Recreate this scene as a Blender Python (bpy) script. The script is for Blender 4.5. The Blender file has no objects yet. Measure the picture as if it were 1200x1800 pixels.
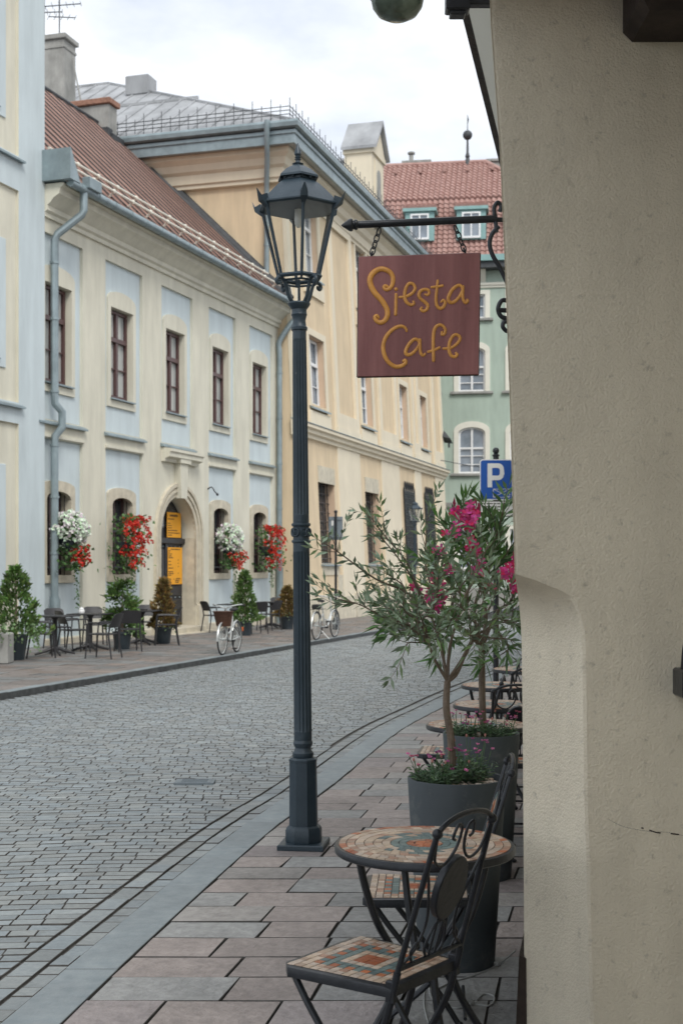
import bpy, math, random
import numpy as np
from mathutils import Vector, Matrix
R = math.radians
random.seed(11)
sc = bpy.context.scene
COL = sc.collection
F, YH, H = 2280.0, 995.0, 1.65          # focal length in photo pixels, horizon row, eye height

# ------------------------------------------------------------------ camera
cd = bpy.data.cameras.new('camera')
cam = bpy.data.objects.new('camera', cd); COL.objects.link(cam)
cam.location = (0, 0, H); cam.rotation_euler = (R(90), 0, 0)
cd.sensor_fit = 'VERTICAL'; cd.sensor_height = 36; cd.lens = 36 * F / 1800
cd.shift_y = (YH - 900) / 1800
cd.clip_start = 0.1; cd.clip_end = 1500
cd.dof.use_dof = True; cd.dof.focus_distance = 5.6; cd.dof.aperture_fstop = 6.3
sc.camera = cam

# ------------------------------------------------------------------ sky and light
SUN_EL, SUN_AZ = 48, 160                  # azimuth clockwise from +Y
w = bpy.data.worlds.new('World'); sc.world = w; w.use_nodes = True
nt = w.node_tree; nt.nodes.clear()
def wn(t, **k):
    n = nt.nodes.new(t)
    for a, b in k.items(): setattr(n, a, b)
    return n
sky = wn('ShaderNodeTexSky', sky_type='NISHITA', sun_disc=False, sun_elevation=R(SUN_EL), sun_rotation=R(SUN_AZ))
tc = wn('ShaderNodeTexCoord'); mp = wn('ShaderNodeMapping'); mp.inputs['Scale'].default_value = (1.0, 1.0, 2.2)
mp.inputs['Location'].default_value = (0.35, 0.0, 0.2)
n1 = wn('ShaderNodeTexNoise'); n1.inputs['Scale'].default_value = 3.4; n1.inputs['Detail'].default_value = 7; n1.inputs['Roughness'].default_value = .52
r1 = wn('ShaderNodeValToRGB'); e = r1.color_ramp.elements
e[0].position = .36; e[0].color = (4.7, 5.15, 5.9, 1); e[1].position = .60; e[1].color = (8.6, 8.75, 8.9, 1)
mx = wn('ShaderNodeMix', data_type='RGBA'); mx.inputs[0].default_value = .93
bg = wn('ShaderNodeBackground'); bg.inputs[1].default_value = .075
ou = wn('ShaderNodeOutputWorld')
for a, b in ((tc.outputs['Generated'], mp.inputs[0]), (mp.outputs[0], n1.inputs['Vector']), (n1.outputs['Fac'], r1.inputs[0]),
             (sky.outputs[0], mx.inputs[6]), (r1.outputs[0], mx.inputs[7]), (mx.outputs[2], bg.inputs[0]), (bg.outputs[0], ou.inputs[0])):
    nt.links.new(a, b)
sl = bpy.data.lights.new('sun', 'SUN'); sl.energy = 1.1; sl.angle = R(22); sl.color = (1, .965, .91)
so = bpy.data.objects.new('sun', sl); COL.objects.link(so)
sd = Vector((math.sin(R(SUN_AZ)) * math.cos(R(SUN_EL)), math.cos(R(SUN_AZ)) * math.cos(R(SUN_EL)), math.sin(R(SUN_EL))))
so.rotation_euler = (-sd).to_track_quat('-Z', 'Y').to_euler()
sc.view_settings.view_transform = 'Standard'; sc.view_settings.look = 'None'
sc.view_settings.exposure = 1.08; sc.view_settings.gamma = 1
sc.render.engine = 'CYCLES'

# ------------------------------------------------------------------ mesh builder
class MB:
    def __init__(s): s.v = []; s.f = []; s.m = []; s.c = []
    def add(s, vs, fs, mi=0, col=None):
        o = len(s.v); s.v.extend([tuple(p) for p in vs])
        for f in fs: s.f.append([i + o for i in f]); s.m.append(mi)
        s.c.extend([col or (1, 1, 1)] * len(vs))
    def quad(s, a, b, c, d, mi=0, col=None): s.add([a, b, c, d], [[0, 1, 2, 3]], mi, col)
    def box(s, x0, x1, y0, y1, z0, z1, mi=0, col=None):
        s.add([(x0,y0,z0),(x1,y0,z0),(x1,y1,z0),(x0,y1,z0),(x0,y0,z1),(x1,y0,z1),(x1,y1,z1),(x0,y1,z1)],
              [[0,3,2,1],[4,5,6,7],[0,1,5,4],[1,2,6,5],[2,3,7,6],[3,0,4,7]], mi, col)
    def rbox(s, x0, x1, y0, y1, z0, z1, b=.005, mi=0, col=None):
        """box with chamfered edges"""
        def ring(z, i): return [(x0+i,y0+i,z),(x1-i,y0+i,z),(x1-i,y1-i,z),(x0+i,y1-i,z)]
        vs = ring(z0, b) + ring(z0+b, 0) + ring(z1-b, 0) + ring(z1, b)
        fs = [[3,2,1,0],[12,13,14,15]]
        for k in range(3):
            for i in range(4): j = (i+1) % 4; fs.append([k*4+i, k*4+j, k*4+4+j, k*4+4+i])
        s.add(vs, fs, mi, col)
    def tube(s, path, r, n=8, mi=0, closed=False, cap=True, col=None):
        P = [Vector(p) for p in path]; N = len(P)
        rs = list(r) if hasattr(r, '__len__') else [r] * N
        t0 = (P[1] - P[0]).normalized()
        up = Vector((0, 0, 1)) if abs(t0.z) < .9 else Vector((1, 0, 0))
        a = t0.cross(up).normalized(); vs = []
        for i in range(N):
            if closed: t = (P[(i+1) % N] - P[i-1])
            else: t = P[min(i+1, N-1)] - P[max(i-1, 0)]
            if t.length < 1e-9: t = t0.copy()
            t.normalize(); a = a - t * a.dot(t)
            if a.length < 1e-6: a = t.orthogonal()
            a.normalize(); b = t.cross(a)
            for k in range(n):
                q = 2 * math.pi * k / n
                vs.append(P[i] + (a * math.cos(q) + b * math.sin(q)) * rs[i])
        fs = []
        for i in range(N if closed else N - 1):
            j = (i + 1) % N
            for k in range(n): l = (k+1) % n; fs.append([i*n+k, i*n+l, j*n+l, j*n+k])
        if cap and not closed: fs.append(list(range(n))[::-1]); fs.append([(N-1)*n + k for k in range(n)])
        s.add(vs, fs, mi, col)
    def lathe(s, prof, n=24, c=(0, 0), mi=0, rot=0, cap=True, flute=0, fd=.0, col=None):
        vs = []; fs = []
        for (r, z) in prof:
            for k in range(n):
                q = 2 * math.pi * k / n + rot; rr = r
                if flute: rr = r - fd * (1 if k % 4 in (1, 2) else 0)
                vs.append((c[0] + rr * math.cos(q), c[1] + rr * math.sin(q), z))
        for i in range(len(prof) - 1):
            for k in range(n): l = (k+1) % n; fs.append([i*n+k, i*n+l, (i+1)*n+l, (i+1)*n+k])
        if cap: fs.append(list(range(n))[::-1]); fs.append([(len(prof)-1)*n + k for k in range(n)])
        s.add(vs, fs, mi, col)
    def prism(s, poly, y0, y1, mi=0, col=None):
        """polygon in x,z (counter-clockwise seen from -y) pushed from y0 to y1"""
        n = len(poly)
        vs = [(x, y0, z) for x, z in poly] + [(x, y1, z) for x, z in poly]
        s.add(vs, [list(range(n)), list(range(2*n-1, n-1, -1))] + [[i, i+n, (i+1) % n + n, (i+1) % n] for i in range(n)], mi, col)
    def profile(s, pts, x0, x1, mi=0):
        """closed y,z outline pushed along x"""
        n = len(pts)
        vs = [(x0, y, z) for y, z in pts] + [(x1, y, z) for y, z in pts]
        s.add(vs, [list(range(n)), list(range(2*n-1, n-1, -1))] + [[i, i+n, (i+1) % n + n, (i+1) % n] for i in range(n)], mi)
    def grid(s, x0, x1, z0, z1, holes, y, mi=0):
        xs = sorted({x0, x1, *[h[0] for h in holes], *[h[1] for h in holes]}); zs = sorted({z0, z1, *[h[2] for h in holes], *[h[3] for h in holes]})
        xs = [x for x in xs if x0 <= x <= x1]; zs = [z for z in zs if z0 <= z <= z1]
        for i in range(len(xs)-1):
            for j in range(len(zs)-1):
                cx, cz = (xs[i]+xs[i+1])/2, (zs[j]+zs[j+1])/2
                if any(h[0] < cx < h[1] and h[2] < cz < h[3] for h in holes): continue
                s.quad((xs[i],y,zs[j]),(xs[i+1],y,zs[j]),(xs[i+1],y,zs[j+1]),(xs[i],y,zs[j+1]), mi)
    def reveal(s, h, y0, y1, mi=0, bottom=True):
        x0, x1, z0, z1 = h
        s.quad((x0,y0,z0),(x0,y1,z0),(x0,y1,z1),(x0,y0,z1), mi); s.quad((x1,y1,z0),(x1,y0,z0),(x1,y0,z1),(x1,y1,z1), mi)
        s.quad((x0,y1,z1),(x1,y1,z1),(x1,y0,z1),(x0,y0,z1), mi)
        if bottom: s.quad((x0,y0,z0),(x1,y0,z0),(x1,y1,z0),(x0,y1,z0), mi)
    def ball(s, c, r, n=10, mi=0, sc=(1, 1, 1), col=None):
        k = n // 2 + 1; prof = [(max(1e-4, math.sin(math.pi*i/k)), -math.cos(math.pi*i/k)) for i in range(k+1)]
        vs = []; fs = []
        for (rr, z) in prof:
            for j in range(n):
                q = 2*math.pi*j/n
                vs.append((c[0]+r*rr*math.cos(q)*sc[0], c[1]+r*rr*math.sin(q)*sc[1], c[2]+r*z*sc[2]))
        for i in range(k):
            for j in range(n): l = (j+1) % n; fs.append([i*n+j, i*n+l, (i+1)*n+l, (i+1)*n+j])
        s.add(vs, fs, mi, col)
    def leaf(s, p, d, L, W, mi=0, fold=.25, droop=.0, col=None):
        d = Vector(d).normalized(); p = Vector(p)
        rv = Vector((random.gauss(0,1), random.gauss(0,1), random.gauss(0,1)))
        a = d.cross(rv)
        if a.length < 1e-4: a = d.orthogonal()
        a.normalize(); b = a.cross(d)
        if b.z < 0: a, b = -a, -b
        m = p + d * L * .45 - Vector((0,0,droop*L*.3)); t = p + d * L - Vector((0,0,droop*L))
        s.add([p, m + a*W*.5 + b*W*fold, t, m - a*W*.5 + b*W*fold, m], [[0,4,1],[4,2,1],[0,3,4],[4,3,2]], mi, col)
    def xf(s, fn): s.v = [fn(p) for p in s.v]
    def build(s, name, mats, parent=None, loc=None, rot=None, sharp=35, smooth=True, bevel=0):
        me = bpy.data.meshes.new(name); me.from_pydata(s.v, [], s.f)
        if not isinstance(mats, (list, tuple)): mats = [mats]
        for m in mats: me.materials.append(m)
        me.polygons.foreach_set('material_index', s.m)
        if any(c != (1, 1, 1) for c in s.c):
            at = me.color_attributes.new('Col', 'FLOAT_COLOR', 'POINT')
            at.data.foreach_set('color', np.array([(c[0], c[1], c[2], 1) for c in s.c], dtype=np.float32).ravel())
        if smooth:
            me.polygons.foreach_set('use_smooth', [True] * len(s.f)); me.set_sharp_from_angle(angle=R(sharp))
        me.update()
        o = bpy.data.objects.new(name, me); COL.objects.link(o)
        if parent: o.parent = parent
        if loc is not None: o.location = loc
        if rot is not None: o.rotation_euler = rot
        if bevel:
            b = o.modifiers.new('bevel', 'BEVEL'); b.width = bevel; b.segments = 2; b.limit_method = 'ANGLE'; b.angle_limit = R(40)
        return o

def thing(name, label, cat, loc=(0,0,0), rz=0, group=None):
    o = bpy.data.objects.new(name, None); COL.objects.link(o); o.empty_display_size = .2
    o.location = loc; o.rotation_euler = (0, 0, rz); o['label'] = label; o['category'] = cat
    if group: o['group'] = group
    return o
def tag(o, label, cat, group=None):
    o['label'] = label; o['category'] = cat
    if group: o['group'] = group
    return o
def struct(o, kind='structure'): o['kind'] = kind; return o
def dup(root, loc, rz, label=None, group=None, scale=None):
    def cp(o, par):
        c = o.copy(); COL.objects.link(c); c.parent = par
        for ch in KIDS.get(o.name, list(o.children)): cp(ch, c)
        return c
    r = cp(root, None); r.location = loc; r.rotation_euler = (0, 0, rz)
    if scale: r.scale = (scale,) * 3
    if label: r['label'] = label
    if group: r['group'] = group
    return r
KIDS = {}
def gz(Y): return -.006 * max(0, min(Y, 90) - 8)
def zf(Y): return gz(Y) + .08
def at(px, py, Y): return Vector(((px-600)/F*Y, Y, H + (YH-py)/F*Y))
def atz(px, py, z=0.0):                       # point of a pixel on a level z
    Y = (H - z) * F / (py - YH); return Vector(((px-600)/F*Y, Y, z))
def far(px, py):                               # point of a pixel on the far pavement
    Y = 1.522 * F / (py - YH - .006*F); return Vector(((px-600)/F*Y, Y, zf(Y)))
def catmull(P, n=6):
    P = [Vector(p) for p in P]; out = []
    for i in range(len(P)-1):
        a, b, c, d = P[max(i-1,0)], P[i], P[i+1], P[min(i+2,len(P)-1)]
        for k in range(n):
            t = k/n
            out.append(.5*((2*b)+(c-a)*t+(2*a-5*b+4*c-d)*t*t+(3*b-a-3*c+d)*t**3))
    out.append(P[-1]); return out
def arc(cx, cz, r, a0, a1, n=12): return [(cx+r*math.cos(R(a0+(a1-a0)*i/n)), cz+r*math.sin(R(a0+(a1-a0)*i/n))) for i in range(n+1)]
U = random.uniform

# ------------------------------------------------------------------ materials
def mat(name, col, rough=.6, metal=0, var=.12, vs=4, bump=.0, bs=60, attr=False, spec=.5, stretch=None, col2=None, trans=0, dirt=0):
    m = bpy.data.materials.new(name); m.use_nodes = True; t = m.node_tree; L = t.links
    b = t.nodes['Principled BSDF']; b.inputs['Roughness'].default_value = rough; b.inputs['Metallic'].default_value = metal
    b.inputs['Specular IOR Level'].default_value = spec
    tcn = t.nodes.new('ShaderNodeTexCoord'); vec = tcn.outputs['Object']
    if stretch:
        mpn = t.nodes.new('ShaderNodeMapping'); mpn.inputs['Scale'].default_value = stretch; L.new(vec, mpn.inputs[0]); vec = mpn.outputs[0]
    nz = t.nodes.new('ShaderNodeTexNoise'); nz.inputs['Scale'].default_value = vs; nz.inputs['Detail'].default_value = 6; nz.inputs['Roughness'].default_value = .6
    L.new(vec, nz.inputs['Vector'])
    rp = t.nodes.new('ShaderNodeValToRGB'); el = rp.color_ramp.elements
    c2 = col2 or tuple(min(1, x*(1+var)) for x in col); c1 = tuple(x*(1-var) for x in col)
    if col2: c1 = col
    el[0].position = .3; el[0].color = (*c1, 1); el[1].position = .7; el[1].color = (*c2, 1)
    L.new(nz.outputs['Fac'], rp.inputs[0]); out = rp.outputs[0]
    if dirt:                                  # large soft weathering blotches and runs
        mp2 = t.nodes.new('ShaderNodeMapping'); mp2.inputs['Scale'].default_value = (1.6, 1.6, .25); L.new(tcn.outputs['Object'], mp2.inputs[0])
        n2 = t.nodes.new('ShaderNodeTexNoise'); n2.inputs['Scale'].default_value = 1.7; n2.inputs['Detail'].default_value = 8; n2.inputs['Roughness'].default_value = .65
        L.new(mp2.outputs[0], n2.inputs['Vector'])
        mr = t.nodes.new('ShaderNodeMapRange'); mr.inputs[1].default_value = .35; mr.inputs[2].default_value = .7; mr.inputs[3].default_value = 1; mr.inputs[4].default_value = 1-dirt
        L.new(n2.outputs['Fac'], mr.inputs[0])
        mm = t.nodes.new('ShaderNodeMix'); mm.data_type = 'RGBA'; mm.blend_type = 'MULTIPLY'; mm.inputs[0].default_value = 1
        L.new(out, mm.inputs[6]); L.new(mr.outputs[0], mm.inputs[7]); out = mm.outputs[2]
    if attr:
        a = t.nodes.new('ShaderNodeAttribute'); a.attribute_name = 'Col'
        mm = t.nodes.new('ShaderNodeMix'); mm.data_type = 'RGBA'; mm.blend_type = 'MULTIPLY'; mm.inputs[0].default_value = 1
        L.new(out, mm.inputs[6]); L.new(a.outputs['Color'], mm.inputs[7]); out = mm.outputs[2]
    L.new(out, b.inputs['Base Color'])
    if bump:
        nb = t.nodes.new('ShaderNodeTexNoise'); nb.inputs['Scale'].default_value = bs; nb.inputs['Detail'].default_value = 4
        L.new(tcn.outputs['Object'], nb.inputs['Vector'])
        bp = t.nodes.new('ShaderNodeBump'); bp.inputs['Strength'].default_value = bump; bp.inputs['Distance'].default_value = .01
        L.new(nb.outputs['Fac'], bp.inputs['Height']); L.new(bp.outputs[0], b.inputs['Normal'])
    if trans:
        tb = t.nodes.new('ShaderNodeBsdfTranslucent'); ms = t.nodes.new('ShaderNodeMixShader'); ms.inputs[0].default_value = trans
        L.new(out, tb.inputs[0]); L.new(b.outputs[0], ms.inputs[1]); L.new(tb.outputs[0], ms.inputs[2])
        L.new(ms.outputs[0], t.nodes['Material Output'].inputs[0])
    return m
W1 = (1, 1, 1)
M = dict(
 cream=mat('cream_plaster', (.675,.652,.54), .9, var=.05, vs=.8, bump=.25, bs=40, dirt=.2),
 blue=mat('pale_blue_plaster', (.565,.64,.66), .9, var=.04, vs=.8, bump=.2, bs=40, dirt=.15),
 stone=mat('sandstone', (.57,.52,.41), .85, var=.15, vs=5, bump=.4, bs=30, dirt=.15),
 peach=mat('peach_plaster', (.69,.555,.375), .9, var=.05, vs=.7, bump=.25, bs=40, dirt=.2),
 ochre=mat('pale_ochre_trim', (.72,.645,.50), .9, var=.05, vs=1, bump=.2, bs=40, dirt=.08),
 tan=mat('tan_reveal', (.60,.44,.31), .9, var=.05, vs=1, bump=.2, bs=40),
 green=mat('sage_plaster', (.41,.50,.43), .9, var=.05, vs=.5, bump=.2, bs=30, dirt=.2),
 creamtrim=mat('cream_trim', (.70,.685,.60), .85, var=.04, vs=2),
 zinc=mat('zinc_sheet', (.25,.31,.33), .45, .35, var=.2, vs=3, bump=.1, bs=8),
 zincroof=mat('grey_roof_sheet', (.34,.35,.36), .55, .25, var=.3, vs=1.2, bump=.15, bs=6, stretch=(1,1,.4)),
 rust=mat('rust_red_roof_sheet', (.21,.095,.065), .6, .0, vs=2.2, col2=(.38,.215,.16), stretch=(1.6,.6,.6), bump=.1, bs=6, dirt=.25),
 seam=mat('dark_roof_seam', (.05,.036,.032), .7, var=.3, vs=5),
 dark=mat('dark_flashing', (.045,.05,.055), .6, var=.3, vs=5),
 tile=mat('red_clay_tile', (.32,.175,.148), .7, vs=3, col2=(.44,.285,.25), dirt=.12),
 teal=mat('teal_sheet', (.22,.37,.36), .6, var=.1, vs=3),
 whitep=mat('white_paint', (.75,.76,.76), .5, var=.05),
 brownp=mat('brown_window_paint', (.085,.042,.040), .45, var=.15, vs=10),
 iron=mat('black_iron', (.020,.023,.028), .34, .3, var=.3, vs=20, bump=.12, bs=50),
 post=mat('slate_blue_cast_iron', (.022,.040,.056), .42, .1, vs=9, col2=(.038,.060,.078), bump=.15, bs=45, dirt=.3),
 concrete=mat('grey_render', (.34,.34,.32), .9, var=.2, vs=2, bump=.3, bs=20, dirt=.3),
 brick=mat('brick_cap', (.28,.15,.105), .9, var=.3, vs=9, bump=.5, bs=12),
 soffit=mat('grey_soffit_board', (.42,.42,.39), .8, var=.1, vs=2),
 setts=mat('granite_setts', (.195,.22,.228), .55, vs=30, col2=(.265,.29,.295), bump=.35, bs=70, attr=True, dirt=.22),
 slab=mat('porphyry_slabs', (.25,.238,.228), .6, vs=18, col2=(.375,.355,.34), bump=.9, bs=38, attr=True, dirt=.28),
 kerb=mat('kerb_granite', (.195,.232,.247), .6, vs=14, col2=(.265,.297,.308), bump=.25, bs=80, attr=True, dirt=.2),
 kerbside=mat('dark_kerb_face', (.055,.06,.062), .9, var=.4, vs=8),
 joint=mat('dark_joint_sand', (.085,.082,.077), .95, var=.4, vs=20, bump=.5, bs=60),
 pier=mat('rough_ochre_render', (.78,.71,.56), .92, var=.07, vs=2.1, bump=.55, bs=120, dirt=.18),
 wood=mat('brown_wood', (.16,.07,.04), .6, var=.35, vs=12, stretch=(3,3,.4)),
 oldwood=mat('charred_wood', (.035,.025,.02), .8, var=.5, vs=8, bump=.6, bs=30),
 signwood=mat('maroon_stained_board', (.235,.085,.083), .42, vs=7, col2=(.345,.142,.135), stretch=(4,3,.3), bump=.1, bs=60, dirt=.35),
 letter=mat('ochre_carved_letters', (.54,.245,.05), .38, vs=22, col2=(.76,.37,.085), bump=.12, bs=40),
 pot=mat('graphite_planter', (.040,.052,.060), .6, vs=4, col2=(.058,.073,.082), bump=.1, bs=50, dirt=.2),
 pebble=mat('white_pebbles', (.50,.44,.38), .7, var=.3, vs=30, attr=True),
 soil=mat('dark_soil', (.03,.025,.02), .95, var=.4, vs=30, bump=.8, bs=40),
 bark=mat('olive_bark', (.15,.115,.085), .85, var=.35, vs=30, bump=.6, bs=90, stretch=(1,1,.3)),
 olive=mat('olive_leaf', (.165,.215,.14), .5, var=.2, vs=30, attr=True, trans=.2),
 oleander=mat('oleander_leaf', (.095,.17,.07), .45, var=.2, vs=30, attr=True, trans=.2),
 pink=mat('oleander_petal', (.62,.022,.10), .6, var=.15, vs=30, attr=True, trans=.25),
 dgreen=mat('dianthus_leaf', (.075,.125,.07), .6, var=.3, vs=30, attr=True, trans=.15),
 dpink=mat('dianthus_petal', (.55,.20,.38), .6, var=.2, vs=30, attr=True, trans=.2),
 cgreen=mat('conifer_leaf', (.08,.145,.045), .7, var=.35, vs=10, attr=True, trans=.12),
 cbrown=mat('dry_conifer_leaf', (.17,.115,.045), .8, var=.35, vs=10, attr=True, trans=.12),
 ivy=mat('ivy_leaf', (.13,.20,.10), .6, var=.35, vs=20, attr=True, trans=.15),
 gleaf=mat('geranium_leaf', (.06,.13,.04), .6, var=.3, vs=20, attr=True, trans=.15),
 gred=mat('geranium_red', (.62,.035,.022), .6, var=.2, vs=20, attr=True, trans=.2),
 gwhite=mat('geranium_white', (.78,.78,.74), .6, var=.05, vs=20, attr=True, trans=.2),
 plastic=mat('anthracite_plastic', (.026,.026,.029), .5, var=.1, vs=5),
 potblue=mat('dark_blue_pot', (.022,.032,.040), .5, var=.15),
 mosaic=mat('mosaic_stone', (.78,.78,.78), .45, var=.15, vs=60, attr=True, bump=.1, bs=120),
 grout=mat('mosaic_grout', (.10,.09,.08), .9, var=.1),
 yellow=mat('orange_poster_paper', (.80,.36,.02), .7, var=.04),
 ink=mat('printed_ink', (.03,.02,.015), .7),
 blueS=mat('sign_blue_film', (.006,.075,.34), .4, var=.04),
 whiteS=mat('sign_white_film', (.68,.68,.66), .45, var=.04),
 greyS=mat('sign_grey_back', (.16,.19,.21), .5, .2, var=.1),
 rubber=mat('tyre_rubber', (.015,.015,.016), .7), silver=mat('silver_paint', (.55,.57,.56), .35, .4, var=.05),
 wicker=mat('brown_wicker', (.085,.038,.022), .8, var=.5, vs=40, bump=.8, bs=60),
 door=mat('black_door_paint', (.022,.022,.026), .45, var=.3, vs=6), cable=mat('grey_cable', (.35,.36,.35), .6),
 copper=mat('green_copper_glass', (.10,.13,.10), .15, .2, var=.5, vs=8), red=mat('reflector_orange', (.6,.12,.02), .4),
 pinkwall=mat('bulb_glass', (.7,.7,.66), .1),
)
def glass_pane(name, c1, c2, scale=1.2, stretch=(9, 9, .35), rough=.06):
    m = mat(name, c1, rough, vs=scale, col2=c2, stretch=stretch, spec=.8); return m
M['curtain'] = glass_pane('window_glass_over_curtain', (.24,.26,.255), (.58,.59,.56), 1.1)
M['darkglass'] = glass_pane('dark_window_glass', (.02,.025,.03), (.07,.08,.09), 1.4, (1,1,1))
M['skyglass'] = glass_pane('grey_window_glass', (.10,.13,.16), (.27,.31,.36), .9, (1,1,1))
def clear_glass():
    m = bpy.data.materials.new('lantern_glass'); m.use_nodes = True; t = m.node_tree; t.nodes.clear()
    o = t.nodes.new('ShaderNodeOutputMaterial'); tr = t.nodes.new('ShaderNodeBsdfTransparent'); tr.inputs[0].default_value = (.965,.975,.97,1)
    g = t.nodes.new('ShaderNodeBsdfGlossy'); g.inputs['Roughness'].default_value = .04; fr = t.nodes.new('ShaderNodeMath'); fr.operation = 'MULTIPLY_ADD'; lw = t.nodes.new('ShaderNodeLayerWeight'); lw.inputs[0].default_value = .25; t.links.new(lw.outputs['Facing'], fr.inputs[0]); fr.inputs[1].default_value = .22; fr.inputs[2].default_value = .04
    di = t.nodes.new('ShaderNodeBsdfDiffuse'); di.inputs[0].default_value = (.5,.5,.47,1)
    m0 = t.nodes.new('ShaderNodeMixShader'); m0.inputs[0].default_value = .05
    mxs = t.nodes.new('ShaderNodeMixShader')
    t.links.new(tr.outputs[0], m0.inputs[1]); t.links.new(di.outputs[0], m0.inputs[2])
    t.links.new(fr.outputs[0], mxs.inputs[0]); t.links.new(m0.outputs[0], mxs.inputs[1]); t.links.new(g.outputs[0], mxs.inputs[2]); t.links.new(mxs.outputs[0], o.inputs[0])
    return m
M['glass'] = clear_glass()
def pier_detail():
    t = M['pier'].node_tree; L = t.links; b = t.nodes['Principled BSDF']; tcn = t.nodes.new('ShaderNodeTexCoord')
    n1 = t.nodes.new('ShaderNodeTexNoise'); n1.inputs['Scale'].default_value = 95; n1.inputs['Detail'].default_value = 9; n1.inputs['Roughness'].default_value = .72
    n2 = t.nodes.new('ShaderNodeTexNoise'); n2.inputs['Scale'].default_value = 5; n2.inputs['Detail'].default_value = 4
    vo = t.nodes.new('ShaderNodeTexVoronoi'); vo.inputs['Scale'].default_value = 130
    for q in (n1, n2, vo): L.new(tcn.outputs['Object'], q.inputs['Vector'])
    m1 = t.nodes.new('ShaderNodeMath'); m1.operation = 'MULTIPLY_ADD'; L.new(n2.outputs['Fac'], m1.inputs[0]); m1.inputs[1].default_value = 2.5; L.new(n1.outputs['Fac'], m1.inputs[2])
    m2 = t.nodes.new('ShaderNodeMath'); m2.operation = 'MULTIPLY_ADD'; L.new(vo.outputs['Distance'], m2.inputs[0]); m2.inputs[1].default_value = -.35; L.new(m1.outputs[0], m2.inputs[2])
    bp = t.nodes.new('ShaderNodeBump'); bp.inputs['Strength'].default_value = .75; bp.inputs['Distance'].default_value = .007
    L.new(m2.outputs[0], bp.inputs['Height']); L.new(bp.outputs[0], b.inputs['Normal'])
    n3 = t.nodes.new('ShaderNodeTexNoise'); n3.inputs['Scale'].default_value = 26; n3.inputs['Detail'].default_value = 8; n3.inputs['Roughness'].default_value = .7; L.new(tcn.outputs['Object'], n3.inputs['Vector'])
    mr = t.nodes.new('ShaderNodeMapRange'); mr.inputs[1].default_value = .30; mr.inputs[2].default_value = .42; mr.inputs[3].default_value = .72; mr.inputs[4].default_value = 1; L.new(n3.outputs['Fac'], mr.inputs[0])
    src = b.inputs['Base Color'].links[0].from_socket; mm = t.nodes.new('ShaderNodeMix'); mm.data_type = 'RGBA'; mm.blend_type = 'MULTIPLY'; mm.inputs[0].default_value = 1
    L.new(src, mm.inputs[6]); L.new(mr.outputs[0], mm.inputs[7]); L.new(mm.outputs[2], b.inputs['Base Color'])
pier_detail()
def chips(name, scale, lo, hi, col):
    t = M[name].node_tree; L = t.links; b = t.nodes['Principled BSDF']; tcn = t.nodes.new('ShaderNodeTexCoord')
    n = t.nodes.new('ShaderNodeTexNoise'); n.inputs['Scale'].default_value = scale; n.inputs['Detail'].default_value = 9; n.inputs['Roughness'].default_value = .75; L.new(tcn.outputs['Object'], n.inputs['Vector'])
    mr = t.nodes.new('ShaderNodeMapRange'); mr.inputs[1].default_value = lo; mr.inputs[2].default_value = hi; L.new(n.outputs['Fac'], mr.inputs[0])
    src = b.inputs['Base Color'].links[0].from_socket; mm = t.nodes.new('ShaderNodeMix'); mm.data_type = 'RGBA'
    L.new(mr.outputs[0], mm.inputs[0]); L.new(src, mm.inputs[6]); mm.inputs[7].default_value = (*col, 1); L.new(mm.outputs[2], b.inputs['Base Color'])
chips('post', 14, .66, .70, (.20,.19,.18)); chips('pot', 5, .56, .75, (.12,.125,.12)); chips('signwood', 9, .64, .72, (.09,.045,.045)); chips('setts', 3, .60, .72, (.14,.14,.13)); chips('slab', 4, .60, .74, (.17,.155,.145))
# ================================================================== GROUND
KP = [(-12,-3.4),(-4,-2.25),(0,-1.72),(2.5,-1.33),(4.67,-1.008),(5.88,-.82),(7.49,-.549),(8.57,-.342),(9.85,-.06),(13.06,.56),(15.2,1.12),(20,2.5),(33.4,6.6),(60,14.4),(90,23)]
KD = catmull([(x, y, 0) for y, x in KP], 12); KY = np.array([p.y for p in KD]); KX = np.array([p.x for p in KD])
def K(Y): return float(np.interp(Y, KY, KX))
def FK(Y): return -4.34 + .2915 * (Y - 16.5)
def WALL(Y, z=0):                            # street face of the near building
    xc = .567 if z < 2 else .567 - .03 * (z - 2)
    return xc + .2 * (Y - 4.2)

# one ground sheet: the sandy joint floor under all paving, reaching the horizon
g = MB(); ys = [-400,-40,-10,0,4,8,12,16,20,25,30,40,50,60,75,90,140,400,900]
for i in range(len(ys)-1):
    a, b = ys[i], ys[i+1]
    g.quad((-600,a,gz(a)-.014),(600,a,gz(a)-.014),(600,b,gz(b)-.014),(-600,b,gz(b)-.014))
struct(g.build('ground', M['joint'], smooth=False))

def block(mb, cs, zt, d=.016, b=.006, col=None, tilt=0, mi=0, side=1, cham=None):
    """paving stone from four top corners (counter-clockwise)"""
    cx = sum(c[0] for c in cs)/4; cy = sum(c[1] for c in cs)/4
    tx, ty = random.gauss(0, tilt), random.gauss(0, tilt)
    top = []; mid = []; bot = []
    for x, y in cs:
        dx, dy = cx-x, cy-y; l = math.hypot(dx, dy) or 1; k = b*1.4/l
        z = zt + (x-cx)*tx + (y-cy)*ty
        top.append((x+dx*k, y+dy*k, z)); bot.append((x, y, z-d))
        mid.append((x, y, z-b*.8))
    vs = top + mid + bot
    o = len(mb.v); mb.add(vs, [[0,1,2,3]], mi, col); cham = side if cham is None else cham
    for i in range(4): j = (i+1) % 4; mb.f.append([o+j, o+i, o+4+i, o+4+j]); mb.m.append(cham)
    for i in range(4): j = (i+1) % 4; mb.f.append([o+4+j, o+4+i, o+8+i, o+8+j]); mb.m.append(side)

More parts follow.
